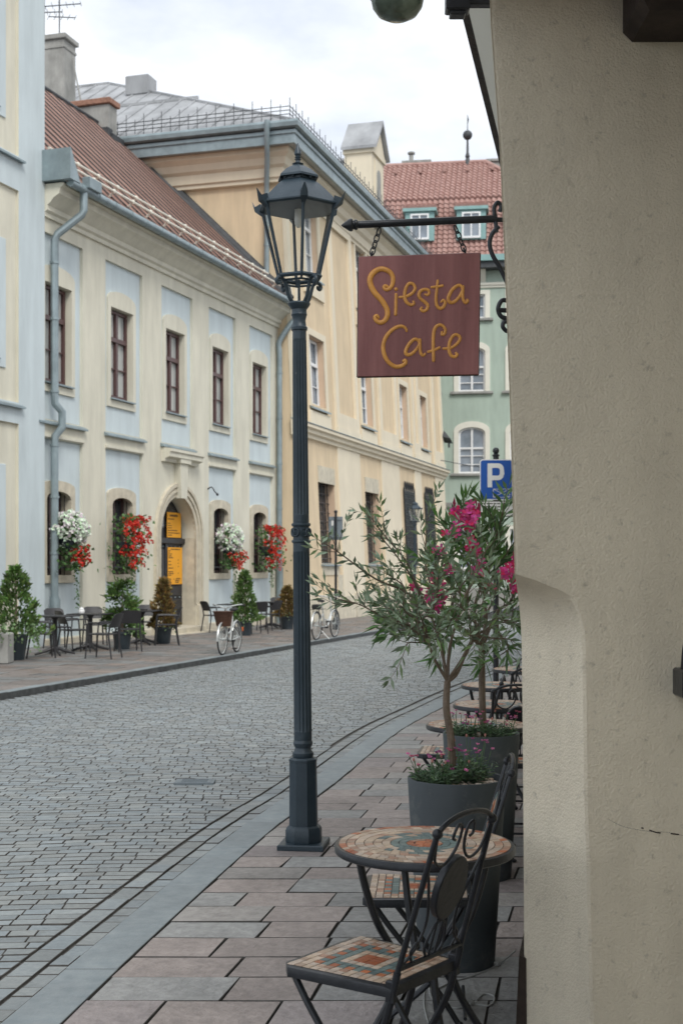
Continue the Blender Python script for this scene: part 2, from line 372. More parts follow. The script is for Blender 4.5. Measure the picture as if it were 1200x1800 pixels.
# roadway of granite setts
rd = MB(); Y = 2.2; row = 0
while Y < 46:
    hgt = .092 * U(.96, 1.04) * (1 if Y < 24 else 1.35)
    x = FK(Y) + .03 + (.07 if row % 2 else 0) + U(0, .02); xe = K(Y) - .446 - (.03 if Y > 12 else 0)
    ht = random.gauss(0, .03)
    while x < xe - .03:
        wd = U(.12, .155) * (1 if Y < 24 else 1.5)
        x2 = min(x + wd, xe)
        if xe - x2 < .05: x2 = xe
        def wv(xx, yy): return yy + .035*math.sin(xx*1.9 + yy*.35) + .02*math.sin(xx*4.3+1)
        gp = .0055; last = x2 >= xe - 1e-6; xr1 = K(Y)-.446-(.03 if Y > 12 else 0) if last else x2; xr2 = K(Y+hgt)-.446-(.03 if Y > 12 else 0) if last else x2
        if abs((x+x2)/2 / max(Y, 1)) < .30:
            cs = [(x+gp*U(.4,1), wv(x,Y)+gp*U(1.0,1.7)), (xr1-gp*U(0,.5), wv(x2,Y)+gp*U(1.0,1.7)), (xr2-gp*U(0,.5), wv(x2,Y)+hgt-.003), (x+gp*U(.4,1), wv(x,Y)+hgt-.003)]
            v = U(.88, 1.12) * (1 + ht); t = U(-.04, .04)
            if random.random() < .06: v *= 1.18
            if random.random() < .05: v *= .78
            camber = .02*math.sin((x-xe)*1.1)
            block(rd, cs, gz(Y) + random.gauss(0, .0012) - .002, .016, .0024, (v*(1+t), v, v*(1-t)), .006)
        x = x2
    Y += hgt; row += 1
struct(rd.build('road', [M['setts'], M['joint']], smooth=False))
# far continuation of the roadway
g = MB()
for a, b in ((46,60),(60,75),(75,92)):
    g.quad((FK(a),a,gz(a)-.004),(K(a)-.4,a,gz(a)-.004),(K(b)-.4,b,gz(b)-.004),(FK(b),b,gz(b)-.004))
struct(g.build('road_far_stretch', M['setts'], smooth=False))

# gutter: two lines of setts along the kerb
gt = MB(); kb = MB()
def run(y0, y1, step, f, jit=0):
    Y = y0
    while Y < y1:
        s = step * U(1-jit, 1+jit); f(Y, Y+s); Y += s
def gut(o0, o1, dz):
    def f(a, b):
        v = U(.85, 1.15); t = U(-.04, .04)
        block(gt, [(K(a)-o0+.006,a+.003),(K(a)-o1-.004,a+.003),(K(b)-o1-.004,b-.003),(K(b)-o0+.006,b-.003)], gz(a)+dz+random.gauss(0,.0015), .014, .0022, (v*(1+t),v,v*(1-t)), .006)
    return f
run(2.2, 34, .19, gut(.432, .318, -.001), .25); run(2.2, 34, .15, gut(.313, .222, -.004), .3)
struct(gt.build('gutter', [M['setts'], M['joint']], smooth=False))
def kst(a, b):
    v = U(.93, 1.07)
    block(kb, [(K(a)-.216,a+.0015),(K(a)-.003,a+.0015),(K(b)-.003,b-.0015),(K(b)-.216,b-.0015)], gz(a)+.004, .03, .004, (v,v,v), .002, cham=0)
run(2.2, 40, .78, kst, .2)
struct(kb.build('kerb', [M['kerb'], M['joint']], smooth=False))

# near pavement of porphyry slabs
sl_ = MB(); Y = 2.4
while Y < 34:
    hg = U(.255, .30); x = K(Y + hg/2) + .004; xe = 3.4 + .25*max(0, Y-6); first = True
    while x < xe and x / Y < .62:
        wd = U(.31, .47)
        if first: wd = U(.2, .5)
        x2 = x + wd; j = lambda: U(-.0045, .0045); gp = .0045
        xa = K(Y)+.004 if first else x; xb = K(Y+hg)+.004 if first else x
        sk = -.03 if not first else 0
        pk = random.random()
        c = (1.02,.92,.885) if pk < .45 else ((.92,.97,.985) if pk < .72 else ((.98,.97,.95) if pk < .85 else (.92,.85,.86)))
        v = U(.82, 1.16); c = tuple(q*v for q in c)
        block(sl_, [(xa+gp+j(),Y+gp+j()),(x2-gp+j(),Y+gp+j()),(x2-gp+.05+j(),Y+hg-gp+j()),(xb+gp+(0 if first else .05)+j(),Y+hg-gp+j())], gz(Y)+.002+random.gauss(0,.0010), .018, .0022, c, .003)
        first = False; x = x2
    Y += hg
struct(sl_.build('pavement', [M['slab'], M['joint']], smooth=False))

# far kerb and far pavement
fk = MB(); fs_ = MB()
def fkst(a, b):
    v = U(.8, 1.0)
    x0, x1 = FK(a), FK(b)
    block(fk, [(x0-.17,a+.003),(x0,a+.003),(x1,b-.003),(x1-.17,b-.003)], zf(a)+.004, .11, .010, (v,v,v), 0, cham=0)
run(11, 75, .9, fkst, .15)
struct(fk.build('far_kerb', [M['kerb'], M['kerbside']], smooth=False))  # kerb sides coloured much darker than the tops
a0 = 11.0
while a0 < 75:
    st = .34 * U(.85, 1.2); b0 = .18
    while b0 < 6.6:
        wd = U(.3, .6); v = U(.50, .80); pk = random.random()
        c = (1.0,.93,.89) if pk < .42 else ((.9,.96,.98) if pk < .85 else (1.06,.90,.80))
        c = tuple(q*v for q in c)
        fn = lambda aa, bb: (FK(aa) - bb, aa + bb*.29)
        cs = [fn(a0+.004, b0+.004), fn(a0+st-.004, b0+.004), fn(a0+st-.004, b0+wd-.004), fn(a0+.004, b0+wd-.004)]
        cs = cs[::-1]
        cs = [cs[1], cs[2], cs[3], cs[0]]
        block(fs_, cs, zf(cs[0][1]) + random.gauss(0,.0015), .016, .006, c, .004)
        b0 += wd
    a0 += st
o = struct(fs_.build('far_pavement', [M['slab'], M['joint']], smooth=False))
g = MB()
for i in range(10, 76, 5):
    g.quad((FK(i)-8.5,i+2.4,zf(i)-.013),(FK(i)-.1,i,zf(i)-.013),(FK(i+5)-.1,i+5,zf(i+5)-.013),(FK(i+5)-8.5,i+7.4,zf(i+5)-.013))
struct(g.build('far_pavement_bed', M['joint'], smooth=False))
g = MB(); g.quad((8,62,gz(64)+.05),(40,58,gz(60)+.05),(40,66,gz(66)+.05),(3,66,gz(66)+.05))
struct(g.build('side_street_pavement', M['kerb'], smooth=False))

# small iron inspection lid in the road
t = MB(); p = atz(343, 1373)
t.box(-.15,.15,-.10,.10,-.012,.0025); t.box(-.125,.125,-.08,.08,.0025,.0045)
for k in range(-3, 4): t.box(-.10, .10, k*.022-.004, k*.022+.004, .0045, .0065)
tag(t.build('inspection_lid', M['greyS'], loc=(p.x, p.y, 0)), 'small rectangular iron lid set flush in the cobbled road', 'lid')
# ================================================================== BUILDINGS
# ---------- cream and blue townhouse with rust-red metal roof
BX, BY, BS = -5.582, 29.6, .335
BA = math.atan2(1, BS)
b_loc = (BX, BY, 0)
house = thing('cream_townhouse', 'two-storey cream townhouse with pale blue wall panels and rust-red metal roof', 'building', b_loc, BA)
CK = [-1.6 + 2.88*k for k in range(5)]
wl = MB(); ZB = -.7
hol = []
for k, c in enumerate(CK):
    hol.append((c-.86, c+.98, 4.78, 8.75))
    if k != 2: hol.append((c-.86, c+.98, 0.10 if k != 2 else 0, 4.38))
DC = 4.28                                    # centre of the doorway
hol.append((DC-1.05, DC+1.05, ZB, 3.46))
wl.grid(-2.3, 11.34, ZB, 9.05, hol, 0, 0)
RC = .075
for h in hol[:-1]: wl.reveal(h, 0, RC, 0)
# spandrels of the round doorway
sp = [(DC-1.05, 2.4)] + [] ; 
for s in (-1, 1):
    ar = arc(DC, 2.4, 1.05, 90, 180 if s < 0 else 0, 12)
    poly = [(DC+s*1.05, 3.46), (DC, 3.46)] + ar
    if s > 0: poly = poly[::-1]
    wl.prism(poly, 0, .42, 0)
wl.quad((DC-1.05,0,ZB),(DC-1.05,.42,ZB),(DC-1.05,.42,2.4),(DC-1.05,0,2.4), 2); wl.quad((DC+1.05,.42,ZB),(DC+1.05,0,ZB),(DC+1.05,0,2.4),(DC+1.05,.42,2.4), 2)
# blue recess backs
for k, c in enumerate(CK):
    wl.grid(c-.86, c+.98, 4.78, 8.75, [(c-.55, c+.55, 5.6, 7.72)], RC, 1)
    if k != 2: wl.grid(c-.86, c+.98, .10, 4.38, [(c-.5+.02, c+.5+.02, 1.45, 3.30)], RC, 1)
# body behind
wl.quad((-2.3,0,ZB),(-2.3,10.4,ZB),(-2.3,10.4,9.05),(-2.3,0,9.05), 0); wl.quad((11.34,10.4,ZB),(11.34,0,ZB),(11.34,0,9.05),(11.34,10.4,9.05), 0)
wl.quad((-2.3,10.4,ZB),(-2.3,10.4,9.05),(11.34,10.4,9.05),(11.34,10.4,ZB), 0)
wl.build('wall', [M['cream'], M['blue'], M['stone']], house, sharp=20)
# stone plinth blocks beside the door and along the base
pl = MB()
for x0, x1, y0, z1 in ((2.75,3.22,-.10,.62),(5.36,5.95,-.10,.62),(-2.3,2.75,-.03,.085),(5.95,11.3,-.03,.085)):
    pl = MB(); pl.rbox(x0, x1, y0, .05, ZB, z1, .01); pl.build('plinth', M['stone'], house)
st = MB(); st.rbox(2.95, 5.75, -.62, -.10, ZB, -.06, .015); st.rbox(3.23, 5.33, -.32, .45, ZB, .075, .015)
st.build('door_step', M['stone'], house)
# moulded cornice
cz = MB(); cz.profile([(0,9.05),(-.06,9.05),(-.06,9.14),(-.12,9.18),(-.12,9.28),(-.2,9.34),(-.26,9.42),(-.4,9.5),(-.43,9.62),(-.5,9.66),(-.5,9.72),(.3,9.72),(.3,9.05)], -2.3, 11.4)
cz.build('cornice', M['cream'], house, sharp=25)
# ledges of zinc under the upper panels and plaster bands above the lower ones
for k, c in enumerate(CK):
    e = MB(); e.profile([(.07,4.80),(-.10,4.70),(-.10,4.665),(.07,4.67)], c-.93, c+1.06); e.build('ledge', M['zinc'], house)
    if k != 2:
        e = MB(); e.profile([(.02,4.46),(-.04,4.46),(-.04,4.40),(.02,4.37)], c-.88, c+1.0); e.build('panel_moulding', M['cream'], house)
# upper windows
def arch_top(x0, x1, zs, rise, n=8):
    cx = (x0+x1)/2; hw = (x1-x0)/2
    return [(cx + hw*math.cos(math.pi*i/n), zs + rise*math.sin(math.pi*i/n)) for i in range(n+1)]
def win_frame(mb, x0, x1, z0, z1, y, tz=None, fw=.07, bars=(), mw=.05):
    d = .06
    mb.rbox(x0, x0+fw, y, y+d, z0, z1, .008); mb.rbox(x1-fw, x1, y, y+d, z0, z1, .008)
    mb.rbox(x0+fw, x1-fw, y, y+d, z0, z0+fw, .008); mb.rbox(x0+fw, x1-fw, y, y+d, z1-fw, z1, .008)
    cx = (x0+x1)/2
    if tz:
        mb.rbox(x0+fw, x1-fw, y-.025, y+d, tz-.05, tz+.06, .008)
        mb.rbox(cx-.05, cx+.05, y-.012, y+d, z0+fw, tz-.05, .008); mb.rbox(cx-.05, cx+.05, y-.012, y+d, tz+.06, z1-fw, .008)
    for zb in bars: mb.rbox(x0+fw, cx-.05, y+.012, y+d-.01, zb-.016, zb+.016, .004); mb.rbox(cx+.05, x1-fw, y+.012, y+d-.01, zb-.016, zb+.016, .004)
for c in CK:
    x0, x1 = c-.55, c+.55
    p = MB(); p.quad((x0,.245,5.6),(x1,.245,5.6),(x1,.245,7.72),(x0,.245,7.72)); wn_ = p.build('window', M['curtain'], house, smooth=False)
    fr = MB(); win_frame(fr, x0+.02, x1-.02, 5.62, 7.70, .18, 7.0, .075, (6.32,)); fr.build('window_frame', M['brownp'], wn_)
    s = MB()
    s.rbox(c-.69, x0, .025, .10, 5.38, 7.72, .006); s.rbox(x1, c+.69, .025, .10, 5.38, 7.72, .006); s.rbox(x0, x1, .027, .10, 5.38, 5.55, .006)
    s.prism([(c-.69,7.72),(c+.69,7.72)] + [(x, z) for x, z in arch_top(c-.69, c+.69, 7.92, .21)], .025, .10)
    s.reveal((x0, x1, 5.6, 7.72), .10, .26)
    s.build('window_surround', M['cream'], wn_, sharp=25)
    s = MB(); s.profile([(.20,5.63),(-.04,5.585),(-.04,5.555),(.20,5.56)], x0-.03, x1+.03); s.build('window_sill', M['zinc'], wn_)
# lower barred windows
for k, c in enumerate(CK):
    if k == 2: continue
    x0, x1 = c-.48, c+.52
    p = MB(); p.quad((x0,.33,1.4),(x1,.33,1.4),(x1,.33,3.35),(x0,.33,3.35)); wn_ = p.build('window', M['darkglass'], house, smooth=False)
    s = MB(); s.rbox(c-.69, x0, .02, .12, 1.28, 3.02, .008); s.rbox(x1, c+.69, .02, .12, 1.28, 3.02, .008); s.rbox(x0, x1, .018, .12, 1.28, 1.45, .008)
    lo = arch_top(x0, x1, 3.10, .17); up = arch_top(c-.69, c+.69, 3.36, .14)
    s.prism([(x0,3.02)] + lo[::-1] + [(x1,3.02),(c+.69,3.02)] + up + [(c-.69,3.02)], .02, .12)
    s.reveal((x0, x1, 1.45, 3.3), .12, .34)
    s.build('window_surround', M['stone'], wn_, sharp=25)
    fr = MB(); win_frame(fr, x0+.02, x1-.02, 1.46, 3.29, .27, 2.55, .07, (2.0,)); fr.build('window_frame', M['brownp'], wn_)
    gr = MB()
    for i in range(6): xx = x0 + .09 + i*.165; gr.tube([(xx,.14,1.46),(xx,.14,3.2)], .011, 6)
    for zz in (1.62, 2.47): gr.rbox(x0, x1, .125, .155, zz-.018, zz+.018, .004)
    gr.build('window_grille', M['iron'], wn_)
# door with moulded stone arch
dr = MB(); DY = .40
dr.prism([(DC-1.05,ZB),(DC+1.05,ZB),(DC+1.05,2.4)] + arc(DC,2.4,1.05,0,180,16)[1:-1] + [(DC-1.05,2.4)], DY, DY+.06, 0)
dr.rbox(DC-1.05, DC+1.05, DY-.09, DY, 2.24, 2.38, .01, 0)
for s in (-1, 1):
    for j, (za, zb) in enumerate(((.14,.42),(.5,.78),(.86,1.14),(1.22,2.1))):
        xa, xb = (DC-.93, DC-.08) if s < 0 else (DC+.08, DC+.93)
        dr.rbox(xa, xb, DY-.035, DY, za, zb, .02, 0)
    for zz in (.46, .82, 1.18, 2.16): 
        for xx in (.12,.36,.6,.86): dr.ball((DC+s*xx, DY-.012, zz), .022, 8, 1)
dr.rbox(DC-.035, DC+.035, DY-.05, DY, .08, 2.24, .008, 0)
dd = dr.build('door', [M['door'], M['zinc']], house)
gl = MB()
for a0 in (18, 60, 102, 144):
    pts = arc(DC, 2.42, .92, a0-14, a0+18, 5); pin = arc(DC, 2.42, .26, a0+18, a0-14, 3)
    gl.prism(pts + pin, DY-.012, DY+.01)
gl.build('fanlight', M['darkglass'], dd)
hb = MB(); hb.tube([(DC+.16,DY-.05,1.1),(DC+.16,DY-.11,1.1),(DC+.05,DY-.11,1.1)], .014, 8); hb.build('door_handle', M['iron'], dd)
ar = MB()
def arch_ring(r0, r1, y0, y1):
    n = 20
    for s_, (z0_) in ((0, 0),):
        o_ = arc(DC, 2.4, r1, 0, 180, n); i_ = arc(DC, 2.4, r0, 0, 180, n)
        o_ = [(DC+r1, .62)] + o_ + [(DC-r1, .62)]; i_ = [(DC+r0, .62)] + i_ + [(DC-r0, .62)]
        for q in range(len(o_)-1):
            ar.prism([i_[q], o_[q], o_[q+1], i_[q+1]], y0, y1)
arch_ring(1.05, 1.17, -.03, .05); arch_ring(1.17, 1.25, -.07, .03); arch_ring(1.25, 1.31, -.035, .03); arch_ring(1.31, 1.40, -.085, .03)
ar.build('door_surround', M['stone'], dd, sharp=28)
ks = MB(); ks.prism([(DC-.17,3.40),(DC+.17,3.40),(DC+.24,4.30),(DC-.24,4.30)], -.17, .02); ks.profile([(.02,4.30),(-.1,4.30),(-.12,4.38),(-.24,4.42),(-.24,4.52),(-.28,4.55),(-.28,4.62),(.02,4.66)], DC-1.0, DC+1.02)
ks.prism([(DC-.30,4.30),(DC+.30,4.30),(DC+.33,4.45),(DC-.33,4.45)], -.22, -.10)
ks.build('keystone_hood', M['cream'], house, sharp=25)
# posters on the door leaf
def poster(x0, x1, z0, z1, rows, label):
    p = MB(); p.rbox(x0, x1, DY-.062, DY-.055, z0, z1, .002, 0); yk = DY-.064
    for (fx0, fx1, fz, hh) in rows:
        n = max(1, int((fx1-fx0)*26)); xx = fx0
        while xx < fx1:
            l = U(.03, .055); a = x0+(x1-x0)*xx; b = x0+(x1-x0)*min(xx+l, fx1); zc = z0+(z1-z0)*fz
            p.quad((a,yk,zc-hh),(b,yk,zc-hh),(b,yk,zc+hh),(a,yk,zc+hh), 1); xx += l + .014
    o = p.build('menu_poster', [M['yellow'], M['ink']], None, loc=b_loc, rot=(0,0,BA), smooth=False)
    tag(o, label, 'poster')
poster(DC+.02, DC+.86, 2.40, 3.06, [(.2,.75,.87,.028),(.06,.5,.73,.012),(.05,.24,.56,.012),(.05,.32,.47,.013),(.05,.32,.38,.013),(.04,.72,.28,.014),(.04,.9,.18,.013),(.06,.34,.09,.013)], 'small orange poster with printed lines behind the arched fanlight of the black door')
poster(DC+.07, DC+.93, 1.17, 2.14, [(.2,.85,.95,.016),(.04,.18,.915,.012),(.04,.14,.87,.012),(.04,.28,.82,.013),(.04,.26,.77,.013),(.04,.36,.72,.014),(.04,.2,.62,.013),(.7,.76,.66,.012),(.04,.24,.53,.013),(.7,.76,.57,.012),(.04,.36,.44,.014),(.7,.76,.48,.012),(.04,.36,.34,.014),(.04,.4,.29,.014),(.04,.24,.245,.013),(.7,.76,.3,.012),(.05,.2,.14,.018),(.4,.44,.14,.018),(.55,.85,.15,.016),(.05,.2,.09,.016),(.5,.8,.1,.016),(.05,.25,.05,.014),(.5,.75,.05,.014)], 'tall orange price poster on the black door leaf below the transom')
# roof with standing seams
RY0, RZ0, RY1, RZ1 = -.58, 9.78, 5.35, 15.45
rf = MB(); nrm = Vector((0, -(RZ1-RZ0), RY1-RY0)).normalized()
xa, xb = -2.3, 11.30
rf.add([(xa,RY0,RZ0),(xb,RY0,RZ0),(xb,RY1,RZ1),(xa,RY1,RZ1),(xa,RY0,RZ0-.05),(xb,RY0,RZ0-.05),(xb,RY1,RZ1-.1),(xa,RY1,RZ1-.1)],[[0,1,2,3],[0,4,5,1],[1,5,6,2],[3,2,6,7],[0,3,7,4]])
rf.quad((xa,RY1,RZ1),(xb,RY1,RZ1),(xb,10.9,RZ0),(xa,10.9,RZ0))
x = xa + .1
while x < xb:
    off = [Vector((dx, 0, 0)) + nrm*h for dx, h in ((-.034,.0),(-.014,.032),(.014,.032),(.034,.0))]
    a = Vector((x, RY0-.01, RZ0)); b = Vector((x, RY1, RZ1))
    rf.add([a+q for q in off] + [b+q for q in off], [[0,4,5,1],[1,5,6,2],[2,6,7,3],[0,1,2,3]], 1)
    x += .60*U(.96,1.04)
roof = rf.build('roof', [M['rust'], M['seam']], house, sharp=20)
fl = MB()
for (dx, h, r) in ((0.0,.05,.13),): fl.tube([(xb-.06, RY0+.1, RZ0+.12),(xb-.06, RY1, RZ1+.06)], .13, 8); fl.tube([(xb-.42, RY0+.1, RZ0+.05),(xb-.42, RY1, RZ1+.02)], .06, 6)
fl.tube([(xa, RY1, RZ1+.02),(xb, RY1, RZ1+.02)], .07, 8)
fl.build('roof_flashing', M['dark'], roof)
sg = MB(); d_ = Vector((0, RY1-RY0, RZ1-RZ0)).normalized()
for k, s_ in enumerate((.45, 1.0)):
    base = Vector((0, RY0, RZ0)) + d_*s_ + nrm*.16
    sg.tube([base+Vector((xa+.3,0,0)), base+Vector((xb-.7,0,0))], .032, 8)
x = xa + .6
while x < xb-.7:
    for s_ in (.45, 1.0):
        q = Vector((x, RY0, RZ0)) + d_*s_; sg.tube([q, q+nrm*.2], .028, 6); sg.ball(q+nrm*.16, .055, 8)
    x += .92
sg.build('snow_guard', M['creamtrim'], roof)
gu = MB(); gu.tube([(-2.25,-.64,9.72),(11.45,-.64,9.72)], .09, 12)
for i in range(18): gu.tube([(-1.9+i*.76,-.64,9.72),(-1.88+i*.76,-.64,9.72)], .10, 12)
gu.prism([(-2.42,9.75),(-2.0,9.75),(-2.36,10.35),(-2.42,10.4)], -.74, .1); gu.rbox(-1.72,-1.2,-.8,-.62,9.74,9.98,.01)
gu.build('gutter_pipe', M['zinc'], house)
ch = MB(); ch.rbox(9.6, 10.12, 4.94, 6.33, 14.3, 16.02, .02, 0); ch.rbox(9.52, 10.2, 4.86, 6.41, 16.02, 16.2, .02, 1)
ch.rbox(9.45,10.2,4.72,4.94,14.5,15.05,.03,2); ch.rbox(9.3,9.6,4.8,5.6,14.7,15.2,.03,2)
ch.build('chimney', [M['concrete'], M['brick'], M['dark']], roof)
# downpipes
dp = MB(); X0 = -1.98
dp.tube([Vector(q) for q in ((-1.66,-.62,9.66),(-1.66,-.62,9.28),(-1.68,-.58,9.18),(-1.95,-.15,8.74),(-1.98,-.10,8.62))] + [Vector(q) for q in ((X0,-.10,5.3),(X0,-.11,5.12),(X0+.14,-.2,4.95),(X0+.14,-.2,4.62),(X0,-.11,4.42),(X0,-.10,4.2),(X0,-.10,.9))], .085, 10)
dp.tube([(X0,-.11,.95),(X0,-.11,-.3)], .115, 10)
for zz in (8.1, 6.9, 5.35, 4.2, 3.1, 1.9, .95): dp.tube([(X0,-.10,zz),(X0,-.10,zz+.05)], .10, 10)
dp.build('downpipe', M['zinc'], house)
dp = MB(); X0 = 11.18
dp.tube(catmull([(11.42,-.62,9.66),(11.42,-.62,9.4),(11.3,-.4,9.1),(X0,-.12,8.6),(X0,-.12,8.3)], 4) + [Vector((X0,-.12,.8))], .085, 10); dp.tube([(X0,-.13,1.6),(X0,-.13,-.3)], .11, 10)
for zz in (7.6, 6.2, 4.8, 3.4): dp.tube([(X0,-.12,zz),(X0,-.12,zz+.05)], .10, 10)
dp.build('downpipe', M['zinc'], house)
hk = MB(); hk.tube(catmull([(6.1,0,3.75),(6.1,-.12,3.8),(6.12,-.2,3.68),(6.14,-.26,3.62)], 4), .018, 6); hk.ball((6.14,-.27,3.6), .04, 8); hk.build('wall_hook', M['iron'], house)

# ---------- pale townhouse at the frame's edge
A_ = thing('pale_blue_townhouse', 'pale blue townhouse with cream recessed panels, taller than the red-roofed house beside it', 'building', b_loc, BA)
wl = MB(); hA = []
for k in range(3):
    xr = -3.30 - 3.6*k
    hA += [(xr-2.4, xr, 4.98, 9.3), (xr-2.4, xr, .0, 4.55), (xr-2.4, xr, 10.0, 15.2)]
wl.grid(-14, -2.31, ZB, 17.5, hA, -.06, 0)
for h in hA:
    wl.reveal(h, -.06, .0, 1)
    c_ = (h[0]+h[1])/2-.08; z0 = h[2] + (.85 if h[2] > 1 else 1.3)
    wl.grid(h[0], h[1], h[2], h[3], [(c_-.6, c_+.6, z0, z0+2.2)], .0, 1)
wl.quad((-2.31,-.06,ZB),(-2.31,10,ZB),(-2.31,10,17.5),(-2.31,-.06,17.5),0); wl.quad((-14,-.06,17.5),(-2.31,-.06,17.5),(-2.31,10,17.5),(-14,10,17.5),0)
wl.quad((-14,10,ZB),(-14,-.06,ZB),(-14,-.06,17.5),(-14,10,17.5),0); wl.quad((-2.31,10,ZB),(-14,10,ZB),(-14,10,17.5),(-2.31,10,17.5),0)
wl.build('wall', [M['blue'], M['cream']], A_, sharp=20)
for h in hA:
    c_ = (h[0]+h[1])/2-.08; z0 = h[2] + (.85 if h[2] > 1 else 1.3)
    p = MB(); p.quad((c_-.6,.2,z0),(c_+.6,.2,z0),(c_+.6,.2,z0+2.2),(c_-.6,.2,z0+2.2)); p.reveal((c_-.6,c_+.6,z0,z0+2.2),.0,.21)
    wn_ = p.build('window', M['skyglass'], A_, smooth=False)
    fr = MB(); win_frame(fr, c_-.58, c_+.58, z0+.02, z0+2.18, .13, z0+1.5, .07); fr.build('window_frame', M['concrete'], wn_)
    s = MB()
    s.rbox(c_-.86,c_-.6,-.03,.1,z0-.2,z0+2.4,.01); s.rbox(c_+.6,c_+.86,-.03,.1,z0-.2,z0+2.4,.01); s.rbox(c_-.6,c_+.6,-.028,.1,z0+2.2,z0+2.4,.01); s.rbox(c_-.6,c_+.6,-.028,.1,z0-.2,z0-.06,.01)
    s.build('window_surround', M['blue'], wn_)
    s = MB(); s.profile([(.13,z0+.02),(-.06,z0-.03),(-.06,z0-.06),(.13,z0-.06)], c_-.64, c_+.64); s.build('window_sill', M['zinc'], wn_)
    if h[2] > 1:
        s = MB(); s.profile([(.06,h[2]+.02),(-.16,h[2]-.08),(-.16,h[2]-.12),(.06,h[2]-.11)], h[0]-.12, h[1]+.12); s.build('ledge', M['zinc'], A_)

# ---------- peach palace with battered walls
CX, CY, CS = -1.948, 40.37, .30
CA = math.atan2(1, CS); c_loc = (CX, CY, 0)
pal = thing('peach_palace', 'large peach rendered palace with sloping buttressed walls and grey metal roof', 'building', c_loc, CA)
ZT = 15.2; CL = 21.9
def bat(p): return (p[0], p[1] - .05*max(0, ZT - p[2]) if p[1] < 1.2 else p[1], p[2])
def bmb(): return MB()
def bb(mb, *a, **k): mb.xf(bat); return mb.build(*a, **k)
LW = [(2.3,4.1),(8.0,9.85),(13.9,15.5),(17.7,19.2)]
UW = [(1.95,3.6),(8.05,9.6),(13.9,15.3),(17.6,18.9)]
wl = bmb(); hl = [(a,b,1.72,4.72) for a,b in LW] + [(a,b,6.95,9.2) for a,b in UW] + [(a+.1,b-.05,11.3,13.85) for a,b in UW]
# split tall cells so that the batter follows
wl.grid(0, CL, -1, ZT, hl, 0, 0)
for h in hl: wl.reveal(h, 0, .52, 1)
wl.quad((0,0,-1),(0,0,ZT),(0,15,ZT),(0,15,-1),2); wl.quad((CL,0,-1),(CL,15,-1),(CL,15,ZT),(CL,0,ZT),0); wl.quad((0,15,-1),(0,15,ZT),(CL,15,ZT),(CL,15,-1),0)
bb(wl, 'wall', [M['peach'], M['tan'], M['peach']], pal, smooth=False)
pb = bmb()
for a, b in ((-.02,.9),(4.55,7.35),(10.4,13.2),(15.9,17.1),(19.9,CL+.02)):
    pb.box(a, a+.34, -.10, .02, 6.45, 13.95); pb.box(b-.34, b, -.10, .02, 6.45, 13.95)
    if b-a > .7: pb.box(a+.34, b-.34, -.10, .02, 6.45, 6.95); pb.box(a+.34, b-.34, -.10, .02, 13.45, 13.95)
    pb.box(a-.03, b+.03, -.14, .02, 5.9+.33, 6.45)
    pb.box(a, b, -.05, .02, .55, 5.75)
for a, b in UW:
    for zz0, zz1, q in ((6.95,9.2,0),(11.3,13.85,.08)):
        pb.box(a+q-.2, a+q, -.045, .02, zz0-.1, zz1+.22); pb.box(b-q, b-q+.2, -.045, .02, zz0-.1, zz1+.22); pb.box(a+q, b-q, -.045, .02, zz1, zz1+.22)
        pb.box(a+q-.3, b-q+.3, -.07, .02, zz0-.75, zz0-.25)
bb(pb, 'pilasters', M['ochre'], pal, smooth=False)
tr = bmb(); tr.box(-.1, 0, -.06, .9, 13.9, 14.0)
sc_ = bmb(); sc_.profile([(.02,5.72),(-.10,5.75),(-.10,5.85),(-.20,5.9),(-.20,6.0),(-.30,6.05),(-.30,6.16),(.02,6.23)], -.12, CL+.2)
bb(sc_, 'string_course', M['ochre'], pal, sharp=20)
zs = bmb(); zs.profile([(.02,6.255),(-.33,6.185),(-.33,6.165),(.02,6.235)], -.14, CL+.22); bb(zs, 'ledge', M['zinc'], pal)
pn = bmb(); 
for i in range(15):
    a = i*CL/15; pn.box(a+.01, a+CL/15-.01, -.08-.02*(i%3), .02, -1, .62+.08*((i*7)%3))
for (a, b, z) in ((4.0,5.4,1.35),(.6,1.6,1.0),(11.6,12.6,1.2)): pn.box(a, b, -.03, .02, -.2, z)
bb(pn, 'plinth', M['stone'], pal, smooth=False)
